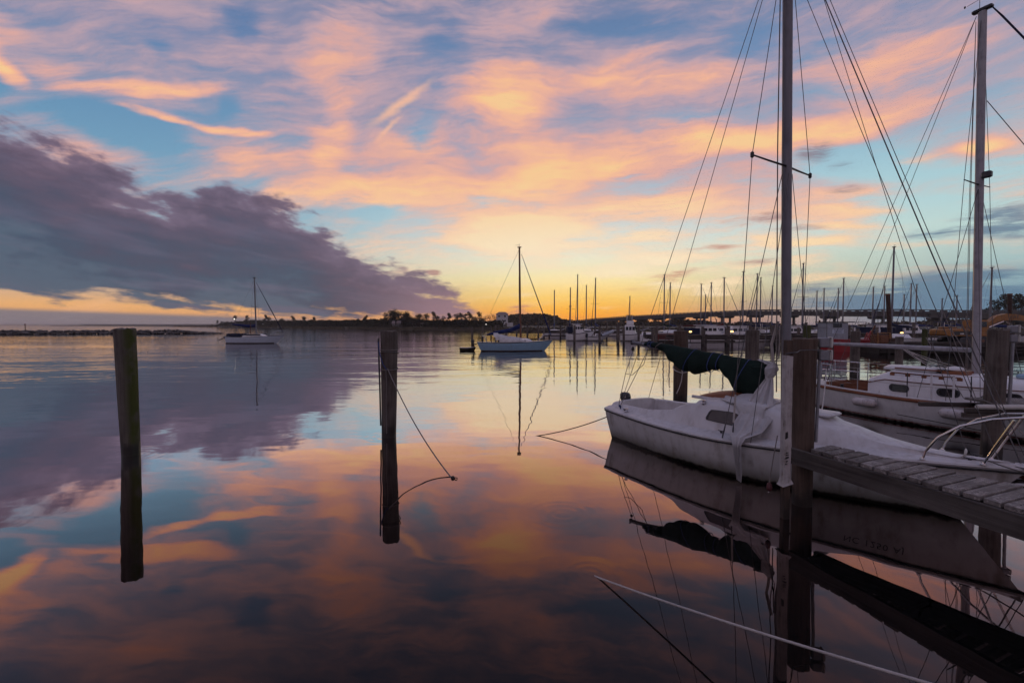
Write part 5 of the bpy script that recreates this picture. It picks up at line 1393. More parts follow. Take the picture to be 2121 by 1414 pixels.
# dinghy astern of the blue boat
dg = thing('dinghy', 'small flat green dinghy floating behind the pale blue sailboat', 'dinghy', (-4.55, 40.6, 0), 0.0)
secs, sheer = hull_sections(1.25, 0.85, 0.26, 0.16, 0.03, 0.1, 8, fine=2.6, stern_w=0.85, sheer_bow=0.08)
build_hull(dg, secs, 'green_wood'); rail(dg, sheer, 'fender_white', 0.025, 0.0, 'gunwale')
MB().bbox((0.55, 0, 0.20), (0.18, 0.72, 0.03), 0.005).build('thwart', 'old_dock_wood', dg)
MB().bbox((0.6, 0, 0.06), (1.0, 0.55, 0.03), 0.005).build('floor_boards', 'old_dock_wood', dg)

# ================================================================ the marina
ORD = ['first', 'second', 'third', 'fourth', 'fifth', 'sixth', 'seventh', 'eighth', 'ninth', 'tenth', 'eleventh', 'twelfth', 'thirteenth', 'fourteenth', 'fifteenth', 'sixteenth', 'seventeenth', 'eighteenth']
def dock_piling(x, y, top, r, label, group, mat='piling_wood'):
    m = MB(); m.lathe([(r, -1.0), (r, top * 0.5), (r * 0.97, top - 0.02), (r * 0.85, top)], (0, 0, 0), 10)
    o = m.build('dock_pile', mat, None, 40); o.location = (x, y, 0)
    return tag(o, label, 'piling', group)
def pier(label, a, b, z, width, n_planks, bent=3.2, mat='old_dock_wood'):
    a, b = Vector(a + (0,)), Vector(b + (0,)); d = b - a; L = d.length; rz = atan2(d.y, d.x)
    p = thing('marina_pier', label, 'dock', (a.x, a.y, 0), rz, 'marina docks')
    st = L / n_planks
    base = MB().bbox((0, 0, 0), (st * 0.94, width, 0.06), 0.01).build('plank', mat, p, 30)
    base.location = (st / 2, 0, z)
    for i in range(1, n_planks):
        q = base.copy(); COL.objects.link(q); q.parent = p; q.location = (st * (i + 0.5), 0, z)
    for s in (-1, 1):
        MB().box((L / 2, s * width * 0.46, z - 0.16), (L, 0.10, 0.24)).build('stringer', mat, p)
        MB().box((L / 2, s * width * 0.46, z - 0.42), (L * 0.98, 0.08, 0.16)).build('rub_board', mat, p)
    k = int(L / bent)
    for i in range(k + 1):
        MB().box((i * L / k, 0, z - 0.36), (0.16, width * 0.95, 0.18)).build('cross_beam', mat, p)
    return p
pier('dark timber dock of the marina running behind the daysailer boom', (15.5, 53.6), (37.0, 50.2), 1.12, 2.2, 60)
pier('low timber dock at the left end of the marina', (-3.5, 92.0), (24.0, 84.0), 1.15, 2.0, 60)
pier('timber dock crossing behind the red workboat', (33.0, 62.0), (72.0, 56.0), 1.15, 2.0, 60)
GP = 'thin pilings along the marina docks'
for i in range(9):
    x = lerp(16.2, 36.5, i / 8); y = 53.5 - 0.158 * (x - 15.5)
    dock_piling(x, y - 1.2, 2.0 + 0.25 * sin(i * 2.3), 0.17, 'thin dark piling on the front of the near marina dock, %s from its left end' % ORD[i], GP)
    dock_piling(x + 0.9, y + 1.3, 2.1 + 0.2 * sin(i * 1.7), 0.17, 'thin dark piling on the back of the near marina dock, %s from its left end' % ORD[i], GP)
for i in range(14):
    x = lerp(-3.2, 23.5, i / 13); y = 92 - 0.29 * (x + 3.5)
    dock_piling(x, y - 1.1, 2.2 + 0.5 * abs(sin(i * 2.1)), 0.17, 'thin piling along the low left marina dock, %s from its left end' % ORD[i], GP)
    if i % 2 == 0:
        dock_piling(x + 0.7, y - 6.5, 2.2 + 0.4 * sin(i * 1.3), 0.16, 'thin slip piling standing off the low left marina dock, %s from the left' % ORD[i // 2], GP)
for i in range(10):
    x = lerp(34.0, 71.0, i / 9); y = 62 - 0.154 * (x - 33)
    dock_piling(x, y - 1.1, 2.2 + 0.4 * sin(i * 1.9), 0.18, 'thin piling along the dock behind the red workboat, %s from the left' % ORD[i], GP)
for (px, Y, top, lb) in ((978, 62.0, 1.95, 'lone dark piling just left of the pale blue sailboat'), (1000, 84.0, 2.0, 'thin lone piling behind the stern of the pale blue sailboat'), (1017, 95.0, 2.1, 'squat piling left of the white tower house'),
                         (1190, 58.0, 2.2, 'slim piling in front of the big white cruiser'), (1242, 56.0, 2.1, 'slim piling in front of the small white motorboat'), (1281, 55.0, 1.9, 'slim piling right of the inflatable boat'), (1292, 57.0, 2.0, 'slim piling left of the flybridge trawler'),
                         (1323, 56.0, 2.1, 'slim piling in front of the flybridge trawler'), (1352, 50.0, 2.0, 'slim piling right of the flybridge trawler')):
    dock_piling((px - 1060.5) / 960 * Y, Y, top, 0.15, lb, 'slim pilings standing in the marina water')
for (x, y, rz, wh_) in ((20.5, 52.0, 1.4, 'leftmost'), (25.0, 51.3, 1.42, 'middle'), (29.0, 50.7, 1.42, 'rightmost')):
    f = thing('slip_rail', 'low timber slip rail in front of the near marina dock, %s of three' % wh_, 'railing', (x, y - 1.5, 0), 0, 'timber slip rails')
    for z in (0.55, 0.95):
        MB().bbox((1.4, -1.5, z), (3.4, 0.10, 0.16), 0.01).build('rail_board', 'old_dock_wood', f)
    for dx in (0.0, 2.8):
        MB().bbox((dx, -1.45, 0.5), (0.2, 0.2, 1.6), 0.01).build('rail_post', 'old_dock_wood', f)
# small dock lamps that are lit
for i, (px, Y, z, lb) in enumerate(((1430, 52.0, 1.42, 'lit amber dock lamp behind the brown piling'), (1516, 51.0, 1.45, 'lit amber dock lamp between the two slip pilings'), (1868, 58.0, 1.20, 'lit amber dock lamp above the cutter boom'),
                                    (1930, 57.5, 1.12, 'lit amber dock lamp left of the excavator'), (1006.5, 180.0, 2.3, 'white shore lamp left of the tower house'))):
    x = (px - 1060.5) / 960 * Y
    lp = thing('dock_lamp', lb, 'lamp', (x, Y, 0), 0, 'lit lamps of the marina')
    k = 1.0 if Y < 100 else 2.2
    MB().tube([(0, 0, 0.2), (0, 0, z)], 0.05 * k, 6).build('lamp_post', 'dark_metal', lp)
    MB().lathe([(0.05 * k, 0.0), (0.15 * k, 0.02), (0.15 * k, 0.13), (0.05 * k, 0.15)], (0, 0, z), 10).build('lamp_head', 'lamp_warm' if Y < 100 else 'lamp_white', lp)
    MB().lathe([(0.17 * k, 0.151), (0.17 * k, 0.17), (0.04 * k, 0.22)], (0, 0, z), 10).build('lamp_cap', 'dark_metal', lp)

# ---- sailboats in the slips: image x of the mast, distance, mast height, heading, length, hull, cover
GS = 'sailboats in the marina slips'
SLIPS = [
    (1148, 100, 9.6, 1.45, 7.5, 'gelcoat_white', 'canvas_blue', 0, 'white sailboat with the slim mast just right of the blue mooring boat'),
    (1181, 96, 9.8, 1.5, 8.0, 'gelcoat_white', 'canvas_navy', 2, 'white sailboat whose mast carries round radar domes'),
    (1196, 98, 12.7, 1.55, 8.5, 'gelcoat_white', 'canvas_blue', 0, 'white sailboat with the tallest mast above the big white cruiser'),
    (1214, 104, 11.0, 1.6, 8.0, 'hull_navy', 'canvas_navy', 0, 'dark hulled sailboat with bare mast right of the big white cruiser'),
    (1233, 92, 11.4, 1.6, 8.0, 'gelcoat_white', 'canvas_blue', 1, 'white sailboat with short spreaders behind the inflatable boat'),
    (1304, 118, 9.4, 1.5, 7.5, 'gelcoat_white', 'canvas_blue', 0, 'white sailboat with the thin distant mast left of the trawler flybridge'),
    (1375, 82, 11.0, 1.62, 8.0, 'gelcoat_white', 'canvas_green', 1, 'white sailboat with wide spreaders behind the daysailer boom end'),
    (1387, 90, 10.3, 1.58, 7.5, 'gelcoat_white', 'canvas_blue', 0, 'white sailboat with a blue furled jib beside the brown piling'),
    (1451, 88, 9.9, 0.12, 7.5, 'hull_pale', 'canvas_red', 0, 'pale sailboat with a dark red sail cover right of the brown piling'),
    (1460, 112, 9.4, 1.5, 7.5, 'gelcoat_white', 'canvas_blue', 0, 'white sailboat with the shortest mast right of the brown piling'),
    (1472, 86, 10.0, 1.62, 7.5, 'gelcoat_white', 'canvas_blue', 0, 'white sailboat with a bright blue sail cover in mid marina'),
    (1499, 74, 9.7, 0.10, 7.0, 'hull_pale', 'canvas_red', 0, 'pale blue sailboat lying broadside with a dark red sail cover'),
    (1538, 70, 10.2, 3.2, 7.5, 'hull_pale', 'canvas_navy', 1, 'pale sailboat lying broadside, mast with drooping spreaders'),
    (1566, 84, 11.4, 1.6, 8.0, 'gelcoat_white', 'canvas_navy', 0, 'white sailboat with tall mast just left of the daysailer mast piling'),
    (1574, 90, 11.3, 1.55, 8.0, 'gelcoat_white', 'canvas_blue', 0, 'white sailboat, second of two close masts left of the daysailer mast'),
    (1598, 96, 10.2, 1.6, 8.0, 'gelcoat_white', 'canvas_blue', 0, 'white sailboat whose mast hugs the left side of the daysailer mast'),
    (1661, 72, 11.7, 1.58, 8.0, 'gelcoat_white', 'canvas_navy', 1, 'white sailboat with tall mast above the near dock piling'),
    (1690, 94, 9.0, 1.6, 7.5, 'gelcoat_white', 'canvas_blue', 0, 'white sailboat with short mast left of the red workboat cabin'),
    (1705, 90, 9.2, 1.52, 7.5, 'gelcoat_white', 'canvas_green', 0, 'white sailboat with mast right above the red workboat cabin'),
    (1734, 92, 9.4, 1.6, 7.5, 'hull_navy', 'canvas_navy', 0, 'dark hulled sailboat with mast right of the red workboat cabin'),
    (1745, 80, 10.2, 1.58, 7.5, 'gelcoat_white', 'canvas_blue', 0, 'white sailboat with taller mast right of the red workboat cabin'),
    (1806, 84, 9.0, 1.6, 7.5, 'gelcoat_white', 'canvas_blue', 1, 'white sailboat whose mast carries a wind generator'),
    (1830, 88, 9.5, 1.5, 7.5, 'gelcoat_white', 'canvas_green', 0, 'white sailboat with mast just left of the brown steel spud'),
    (1846, 52, 10.9, 1.35, 8.0, 'gelcoat_white', 'canvas_navy', 0, 'white sailboat with the tall mast beside the brown steel spud'),
    (1871, 100, 8.7, 1.6, 7.5, 'gelcoat_white', 'canvas_green', 0, 'white sailboat with the low mast right of the brown steel spud'),
    (1884, 86, 9.8, 1.5, 7.5, 'gelcoat_white', 'canvas_blue', 0, 'white sailboat, left of two masts over the slim green piling'),
    (1896, 90, 10.0, 1.6, 7.5, 'hull_cream', 'canvas_blue', 0, 'cream sailboat, right of two masts over the slim green piling'),
    (1949, 96, 7.6, 1.6, 7.0, 'gelcoat_white', 'canvas_blue', 0, 'white sailboat with the stubby mast over the excavator rear'),
    (1980, 92, 8.0, 1.5, 7.0, 'gelcoat_white', 'canvas_blue', 0, 'white sailboat with mast over the excavator cab'),
    (2049, 60, 9.6, 1.6, 7.5, 'gelcoat_white', 'canvas_blue', 1, 'white sailboat with mast right of the cutter mast'),
]
for i, (px, Y, mh, rz, L, hull, cov, extra, lb) in enumerate(SLIPS):
    x = (px - 1060.5) / 960 * Y
    c, s = cos(rz), sin(rz); mx = L * 0.56
    sailboat(lb, x - c * mx, Y - s * mx, rz, L=L, beam=2.6, free=0.85, hull=hull, cover=cov, mast_h=mh, mast_f=0.56, mast_r=0.085 + 0.0004 * Y, cabin=(0.28, 0.74, 0.42), spreaders=1 if extra in (1, 2) else 0,
             jib=(None, 'canvas_blue', 'mast_paint')[i % 3], group=GS, ports=2, rake=0.006 if i % 2 else -0.002, radar=(extra == 2), gear=Y < 80, lines=Y < 92)

# ---- motor boats
def motorboat(label, x, y, rz, L, beam, free, hull='gelcoat_white', style='cruiser', group='motor boats in the marina'):
    b = thing('motorboat', label, 'motorboat', (x, y, 0), rz, group)
    secs, sheer = hull_sections(L, beam, free, 0.9, 0.0, 0.3, 14, fine=2.6, stern_w=0.92, sheer_bow=free * 0.45, wl_k=0.84)
    build_hull(b, secs, hull); build_flat_deck(b, sheer, 'gelcoat_deck'); rail(b, sheer, 'canvas_navy' if style == 'cruiser' else 'dark_metal', 0.05, 0.0, 'rub_rail')
    def house(x0, x1, w_, z0, z1, rake_f, rake_b, name='cabin', mat='cabin_white'):
        m = MB()
        lo = [(x0, -w_, z0), (x1, -w_, z0), (x1, w_, z0), (x0, w_, z0)]
        hi = [(x0 + rake_b, -w_ * 0.9, z1), (x1 - rake_f, -w_ * 0.9, z1), (x1 - rake_f, w_ * 0.9, z1), (x0 + rake_b, w_ * 0.9, z1)]
        md = [tuple(lerp(p[k], q[k], 0.93) for k in range(3)) for p, q in zip(lo, hi)]
        top = [((p[0] - (x0 + x1) / 2) * 0.95 + (x0 + x1) / 2, p[1] * 0.92, z1 + 0.04) for p in hi]
        m.loft([lo, md, top], True, True)
        return m.build(name, mat, b, 30)
    def panes(hs, x0, x1, w_, z0, z1, n, front=None):
        for s in (-1, 1):
            for i in range(n):
                xx = lerp(x0, x1, (i + 0.5) / n)
                MB().bbox((xx, s * w_, (z0 + z1) / 2), ((x1 - x0) / n * 0.78, 0.04, z1 - z0), 0.01).build('window', 'window_glass', hs)
        if front:
            for s in (-1, 1):
                MB().bbox((front, s * w_ * 0.46, (z0 + z1) / 2), (0.05, w_ * 0.78, z1 - z0), 0.01).build('windscreen', 'window_glass', hs)
    zf = free
    if style == 'cruiser':
        h = house(L * 0.28, L * 0.78, beam * 0.38, zf + 0.05, zf + 1.25, 0.7, 0.1); panes(h, L * 0.32, L * 0.66, beam * 0.365, zf + 0.62, zf + 1.0, 3, L * 0.73)
        MB().bbox((L * 0.45, 0, zf + 1.36), (L * 0.40, beam * 0.80, 0.07), 0.02).build('hard_top', 'cabin_white', b)
        MB().bbox((L * 0.12, 0, zf + 0.55), (L * 0.22, beam * 0.8, 0.9), 0.05).build('cockpit_canvas', 'canvas_navy', b)
        MB().tube([(L * 0.45, 0, zf + 1.4), (L * 0.44, 0, zf + 2.3)], 0.03, 5).build('antenna', 'dark_metal', b)
    elif style == 'trawler':
        h = house(L * 0.2, L * 0.72, beam * 0.42, zf + 0.05, zf + 1.35, 0.35, 0.0); panes(h, L * 0.24, L * 0.68, beam * 0.405, zf + 0.65, zf + 1.15, 3, L * 0.70)
        house(L * 0.28, L * 0.56, beam * 0.36, zf + 1.42, zf + 1.95, -0.1, 0.0, 'flybridge')
        MB().bbox((L * 0.40, 0, zf + 2.75), (L * 0.30, beam * 0.7, 0.06), 0.02).build('bimini', 'canvas_navy', b)
        for xx in (0.28, 0.52):
            for s in (-1, 1):
                MB().tube([(L * xx, s * beam * 0.32, zf + 1.9), (L * xx, s * beam * 0.32, zf + 2.75)], 0.03, 5).build('bimini_post', 'steel', b)
    elif style == 'centre':
        MB().bbox((L * 0.42, 0, zf + 0.45), (0.7, 0.7, 0.9), 0.06).build('console', 'cabin_white', b)
        MB().bbox((L * 0.42, 0, zf + 1.75), (1.7, 1.5, 0.07), 0.02).build('tee_top', 'canvas_blue', b)
        for dx in (-0.5, 0.5):
            for s in (-0.45, 0.45):
                MB().tube([(L * 0.42 + dx, s, zf), (L * 0.42 + dx, s, zf + 1.75)], 0.03, 5).build('top_post', 'steel', b)
        MB().bbox((-0.15, 0, zf + 0.25), (0.4, 0.4, 0.7), 0.08).build('outboard_motor', 'motor_black', b)
    else:
        MB().bbox((L * 0.40, 0, zf + 0.12), (0.3, beam * 0.8, 0.06), 0.02).build('thwart', 'cabin_white', b)
        h = house(L * 0.5, L * 0.85, beam * 0.35, zf, zf + 0.42, 0.5, 0.1); panes(h, L * 0.53, L * 0.74, beam * 0.335, zf + 0.14, zf + 0.32, 2)
        MB().bbox((-0.12, 0, zf + 0.2), (0.35, 0.35, 0.6), 0.07).build('outboard_motor', 'motor_black', b)
    m = MB()
    m.tube([(sheer[-6][0], -sheer[-6][1] * 0.9, sheer[-6][2]), (sheer[-5][0], -sheer[-5][1] * 0.9, sheer[-5][2] + 0.5), (sheer[-1][0], 0, sheer[-1][2] + 0.55), (sheer[-5][0], sheer[-5][1] * 0.9, sheer[-5][2] + 0.5), (sheer[-6][0], sheer[-6][1] * 0.9, sheer[-6][2])], 0.025, 5)
    m.build('bow_rail', 'steel', b)
    return b
def PX(px, Y):
    return (px - 1060.5) / 960 * Y
motorboat('big white cruiser with dark blue rubbing band at the left of the marina', PX(1176, 66), 67.0, 0.05, 3.2, 1.9, 1.0, style='cruiser')
motorboat('small white cuddy motorboat just right of the big cruiser', PX(1218, 66), 66.5, 0.03, 2.2, 1.3, 0.55, style='skiff')
motorboat('white flybridge trawler with dark bimini', PX(1293, 64), 66.0, -0.35, 3.0, 1.7, 0.85, style='trawler')
motorboat('white centre console boat under a blue top behind the grey workboat cabin', PX(1752, 70), 70.0, 0.2, 5.0, 2.2, 0.9, style='centre')
motorboat('white cruiser with blue stripe right of the red workboat', PX(1785, 66), 66.0, 0.25, 6.5, 2.6, 0.95, style='cruiser')
motorboat('white cruiser showing above the short grey piling', PX(1850, 60), 61.0, 0.2, 6.0, 2.4, 0.9, style='cruiser')
motorboat('white cuddy boat behind the timber slip rails', PX(1340, 60), 61.0, 1.2, 4.0, 1.8, 0.8, style='skiff')
motorboat('white cruiser moored behind the near marina dock, left part', PX(1420, 60), 59.5, 0.15, 5.5, 2.3, 0.85, style='cruiser')
motorboat('white centre console boat under the bridge, far right of the marina', PX(1925, 66), 66.0, 0.1, 5.5, 2.2, 0.9, style='centre')
for px, Y, rz, L, st, lb in ((1440, 63, 0.1, 5.0, 'skiff', 'white cuddy boat behind the near marina dock, just right of the brown piling'), (1478, 66, 3.2, 5.5, 'cruiser', 'white cruiser under the blue covered mast in mid marina'),
                             (1506, 60, 0.1, 4.2, 'skiff', 'small white cuddy boat left of the grey brown slip piling'), (1528, 64, 3.1, 6.0, 'cruiser', 'white cruiser half hidden by the grey brown slip piling'),
                             (1586, 62, 0.2, 4.8, 'centre', 'white open boat with blue top left of the daysailer mast'), (1642, 64, 0.0, 5.0, 'cruiser', 'white cruiser glimpsed between daysailer mast and dock piling'),
                             (1274, 92, 0.1, 5.0, 'skiff', 'distant white cuddy boat left of the trawler'), (1150, 96, 0.1, 5.0, 'skiff', 'distant white cuddy boat left of the big cruiser')):
    motorboat(lb, PX(px, Y) - L / 2 * cos(rz), Y, rz, L, L * 0.38, 0.75, style=st)
# inflatable hauled out on a dock edge
ib = thing('inflatable_boat', 'grey inflatable tender tipped up at the dock beside the small motorboat', 'inflatable boat', (PX(1246, 64), 64.0, 0.75), 0.1)
ib.rotation_euler = (0, -0.32, 0.1)
MB().tube([(0, -0.38, 0), (1.1, -0.40, 0.02), (1.55, -0.25, 0.08), (1.75, 0, 0.12), (1.55, 0.25, 0.08), (1.1, 0.40, 0.02), (0, 0.38, 0)], 0.19, 10).build('tubes', 'grey_paint', ib)
MB().bbox((0.75, 0, -0.05), (1.6, 0.6, 0.06), 0.02).build('floor', 'grey_plastic', ib); MB().bbox((0.02, 0, 0.05), (0.06, 0.6, 0.36), 0.01).build('transom', 'old_dock_wood', ib)
# timber work float with red rails in front of the near dock
wf_ = thing('work_float', 'timber work float with red rails behind the brown piling', 'barge', (PX(1358, 52), 52.5, 0), 0.0)
MB().bbox((1.4, 0.6, 0.24), (3.4, 1.8, 0.48), 0.04).build('float_hull', 'barge_wood', wf_)
for z in (0.75, 1.0, 1.22):
    MB().bbox((1.6, -0.25, z), (2.6, 0.06, 0.10), 0.01).build('rail_board', 'boot_red', wf_)
for x in (0.4, 1.6, 2.8):
    MB().bbox((x, -0.2, 0.85), (0.09, 0.09, 0.85), 0.01).build('rail_post', 'boot_red', wf_)

# ================================================================ red workboat and the crane barge
rw = thing('workboat', 'red workboat with a pale grey wheelhouse behind the cutter boom', 'workboat', (PX(1826, 39.6), 39.8, 0), pi - 0.02)
secs, sheer = hull_sections(4.9, 2.2, 0.95, 0.35, 0.0, 0.3, 14, fine=3.4, stern_w=0.95, sheer_bow=0.12, wl_k=0.92)
build_hull(rw, secs, 'hull_red'); build_flat_deck(rw, sheer, 'old_dock_wood', 0.02); rail(rw, sheer, 'hull_red', 0.06, 0.02, 'rub_rail')
m = MB(); m.bbox((4.0, 0, 1.75), (1.75, 1.35, 1.45), 0.03); wh = m.build('wheelhouse', 'grey_paint', rw)
for s in (-1, 1):
    MB().bbox((4.05, s * 0.68, 2.22), (0.75, 0.03, 0.34), 0.01).build('window', 'window_glass', wh)
MB().bbox((3.12, 0, 2.20), (0.03, 0.8, 0.36), 0.01).build('window', 'window_glass', wh)
MB().bbox((3.85, 0, 2.52), (2.35, 1.6, 0.06), 0.015).build('roof', 'dark_metal', wh)
MB().bbox((4.0, 0.685, 1.72), (0.95, 0.015, 0.34), 0.004).build('sign_board', 'hull_pale', wh)
for k, w_ in enumerate((0.75, 0.6, 0.7)):
    MB().bbox((4.0, 0.696, 1.82 - 0.095 * k), (w_, 0.008, 0.035), 0.002).build('sign_line', 'canvas_blue', wh)
m = MB()
for (x, y) in ((4.88, -0.6), (4.88, 0.6)):
    m.tube([(x, y, 1.0), (x, y, 2.5)], 0.03, 6)
m.tube([(4.9, -0.7, 2.05), (5.1, 0, 2.05), (4.9, 0.7, 2.05)], 0.025, 6)
m.build('rail_frame', 'mast_paint', rw)
MB().tube([(4.62, -0.75, 0.95), (4.62, -0.78, 2.6), (4.66, -0.78, 2.68)], 0.07, 8).build('exhaust_stack', 'rust', rw)
m = MB(); m.tube([(2.6, -0.7, 2.5), (3.0, -0.6, 1.3)], 0.05, 6); m.tube([(2.75, -0.7, 2.3), (2.5, -0.6, 1.7)], 0.04, 6); m.build('hung_tarp_pole', 'yellow_paint', rw)
m = MB()
for (a, b_) in (((1.5, 0.5, 0.95), (1.1, 0.5, 1.75)), ((0.9, 0.5, 0.95), (1.1, 0.5, 1.75)), ((1.0, -0.4, 0.95), (0.75, -0.4, 1.6)), ((0.5, -0.4, 0.95), (0.75, -0.4, 1.6)), ((1.1, 0.5, 1.4), (0.75, -0.4, 1.4))):
    m.tube([a, b_], 0.06, 6)
m.build('push_knees', 'hull_red', rw)
# barge
bgx, bgy = PX(1822, 36.5), 36.5
bg_ = thing('crane_barge', 'long dark timber and steel barge lying across behind the cutter', 'barge', (bgx, bgy, 0), -0.10)
m = MB(); m.loft([[(x, 0.0, -0.3), (x, 0.0, 0.78), (x, 6.0, 0.78), (x, 6.0, -0.3)] for x in (0, 6, 12, 20)], True, True); m.build('barge_hull', 'barge_wood', bg_, 20)
for z in (0.12, 0.36, 0.60):
    MB().bbox((10, -0.09, z), (20, 0.16, 0.15), 0.02).build('fender_timber', 'barge_wood', bg_)
for x in (0.6, 3.2, 5.8, 8.4, 11.0):
    MB().bbox((x, -0.20, 0.35), (0.18, 0.10, 0.95), 0.01).build('rub_post', 'barge_wood', bg_)
MB().bbox((9, 0.4, 0.86), (16, 0.3, 0.14), 0.02).build('coaming_timber', 'old_dock_wood', bg_)
wd_ = thing('winch_set', 'rusty orange deck winch at the left end of the barge', 'winch', (bgx + 0.15, bgy + 0.6, 0.78), -0.1)
MB().bbox((0.6, 0.3, 0.35), (1.2, 0.7, 0.7), 0.04).build('winch_frame', 'rust', wd_)
for x in (0.15, 1.05):
    MB().tube([(x, -0.05, 0.0), (x, -0.05, 0.85), (0.6, -0.05, 0.85)], 0.05, 6).build('frame_bar', 'yellow_paint', wd_)
MB().tube([(0.2, 0.3, 0.55), (1.0, 0.3, 0.55)], 0.28, 14).build('drum', 'spud_steel', wd_)
MB().tube([(0.0, 0.0, 0.1), (-0.35, -0.1, 0.9), (-0.1, -0.1, 1.45)], 0.055, 6).build('lever_arm', 'rust', wd_)
for (px, Y, z1, lean, lb) in ((1846, 37.2, 4.75, -0.075, 'brown steel spud pole standing at the left end of the barge'), (2092, 40.0, 4.95, -0.03, 'brown steel spud pole rising behind the excavator arm')):
    x = PX(px, Y)
    s = thing('spud_pole', lb, 'pole', (x, Y, 0), 0, 'steel spud poles of the barge')
    MB().tube([(0, 0, -0.5), (lean * z1 * 0.5, 0, z1 * 0.5), (lean * z1, 0, z1)], 0.155, 12).build('tube', 'spud_steel', s)
    MB().tube([(lean * z1, 0, z1 - 0.12), (lean * z1, 0, z1 + 0.01)], 0.172, 12).build('collar', 'rust', s)
    MB().bbox((lean * 0.9, 0, 0.95), (0.6, 0.6, 0.5), 0.03).build('spud_well', 'spud_steel', s)
# excavator
ex = thing('excavator', 'yellow tracked excavator parked on the barge behind the cutter mast', 'excavator', (PX(2008, 37.0), 37.2, 0.80), 0.0)
m = MB()
for s in (-1, 1):
    tr = MB(); secs = []
    for y in (s * 0.75 - 0.22, s * 0.75 + 0.22):
        secs.append([(-1.25 + 0.26 * cos(a) if cos(a) < 0 else 1.25 + 0.26 * cos(a), y, 0.26 + 0.26 * sin(a)) for a in [pi / 2 + 2 * pi * (k + 0.5) / 16 for k in range(16)]])
    tr.loft(secs, True, True); t_ = tr.build('track', 'dark_metal', ex, 30)
    for k in range(4):
        MB().tube([(-0.9 + 0.6 * k, s * 0.75 - s * -0.23, 0.22), (-0.9 + 0.6 * k, s * 0.75 - s * -0.26, 0.22)], 0.13, 10).build('roller', 'rust', t_)
MB().bbox((0, 0, 0.52), (1.1, 1.0, 0.16), 0.03).build('slew_ring', 'dark_metal', ex)
m = MB(); secs = []
for (x, z0, z1, hw) in ((-2.35, 0.72, 1.02, 0.72), (-2.25, 0.62, 1.14, 0.86), (-1.6, 0.60, 1.18, 0.92), (-0.4, 0.60, 1.15, 0.92), (0.9, 0.60, 1.10, 0.92), (1.15, 0.62, 1.0, 0.90)):
    secs.append([(x, -hw, z0), (x, hw, z0), (x, hw, z1 - 0.08), (x, hw - 0.08, z1), (x, -hw + 0.08, z1), (x, -hw, z1 - 0.08)])
m.loft(secs, True, True); m.build('upper_body', 'yellow_paint', ex, 25)
MB().bbox((-1.15, -0.93, 0.83), (1.5, 0.02, 0.30), 0.004).build('grille_panel', 'black_trim', ex)
for x in (-1.3, -0.45):
    MB().bbox((x, -0.945, 0.78), (0.30, 0.012, 0.10), 0.003).build('decal', 'pale_plastic', ex)
MB().bbox((-1.5, 0.1, 1.24), (0.8, 0.9, 0.14), 0.05).build('engine_hood', 'yellow_paint', ex)
m = MB(); secs = []
for z, x0, x1, hw in ((1.08, -0.55, 0.75, 0.40), (1.45, -0.55, 0.85, 0.41), (1.80, -0.50, 0.72, 0.39), (1.86, -0.45, 0.66, 0.36)):
    secs.append([(x0, -0.52 - hw, z), (x1, -0.52 - hw, z), (x1, -0.52 + hw, z), (x0, -0.52 + hw, z)])
m.loft(secs, True, True); cb2 = m.build('cab', 'yellow_paint', ex, 25)
for (x, w_) in ((-0.22, 0.42), (0.36, 0.52)):
    MB().bbox((x, -0.935, 1.52), (w_, 0.03, 0.42), 0.01).build('cab_window', 'window_glass', cb2)
MB().bbox((0.82, -0.52, 1.5), (0.03, 0.66, 0.5), 0.01).build('cab_window', 'window_glass', cb2)
m = MB(); secs = []
for (x, z, h) in ((0.9, 0.95, 0.34), (1.5, 1.45, 0.42), (2.2, 1.95, 0.50), (2.9, 2.10, 0.54), (3.8, 2.08, 0.46), (5.2, 1.85, 0.36), (6.0, 1.6, 0.30)):
    secs.append([(x, -0.20, z - h / 2), (x, 0.20, z - h / 2), (x, 0.20, z + h / 2), (x, -0.20, z + h / 2)])
m.loft(secs, True, True); bo = m.build('boom_arm', 'yellow_paint', ex, 25)
MB().tube([(1.0, -0.28, 1.1), (2.6, -0.28, 1.75)], [0.09, 0.06], 8).build('hydraulic_ram', 'steel', ex)
MB().tube([(3.1, 0, 1.85), (3.7, 0, 1.3)], [0.07, 0.05], 8).build('hydraulic_ram', 'steel', ex)
MB().tube([(2.9, -0.4, 0.75), (3.9, -0.4, 1.35)], [0.05, 0.05], 8).build('hydraulic_ram', 'mast_paint', ex)
cu = bpy.data.curves.new('lettering', 'FONT'); cu.body = 'CAT'; cu.size = 0.36; cu.extrude = 0.004; cu.align_x = 'CENTER'
tmp = bpy.data.objects.new('lettering', cu); COL.objects.link(tmp)
me = bpy.data.meshes.new_from_object(tmp.evaluated_get(bpy.context.evaluated_depsgraph_get())); bpy.data.objects.remove(tmp)
me.materials.clear(); me.materials.append(MATS['lettering'])
lt = bpy.data.objects.new('lettering', me); COL.objects.link(lt); lt.parent = bo; lt.location = (3.55, -0.206, 1.98); lt.rotation_euler = (pi / 2, 0, 0)

# ================================================================ land, bridge, house, trees, breakwater
SHORE = [(-900, 900), (-420, 575), (-260, 430), (-150, 300), (-95, 228), (-50, 196), (-15, 182), (20, 172), (60, 158), (100, 140), (140, 118), (200, 96), (300, 80)]
m = MB(); secs = []
for (x, y) in SHORE:
    n_ = Vector((0.25, 1.0)).normalized()
    secs.append([(x, y, -0.3), (x, y + 2.5, 0.35), (x, y + 9, 0.75), (x + n_.x * 60, y + n_.y * 60, 1.3), (x * 1.6 + 40, 1500, 3.0)])
m.loft(secs); m.build('land', 'land', None, 60, 'structure')
rnd = random.Random(77)
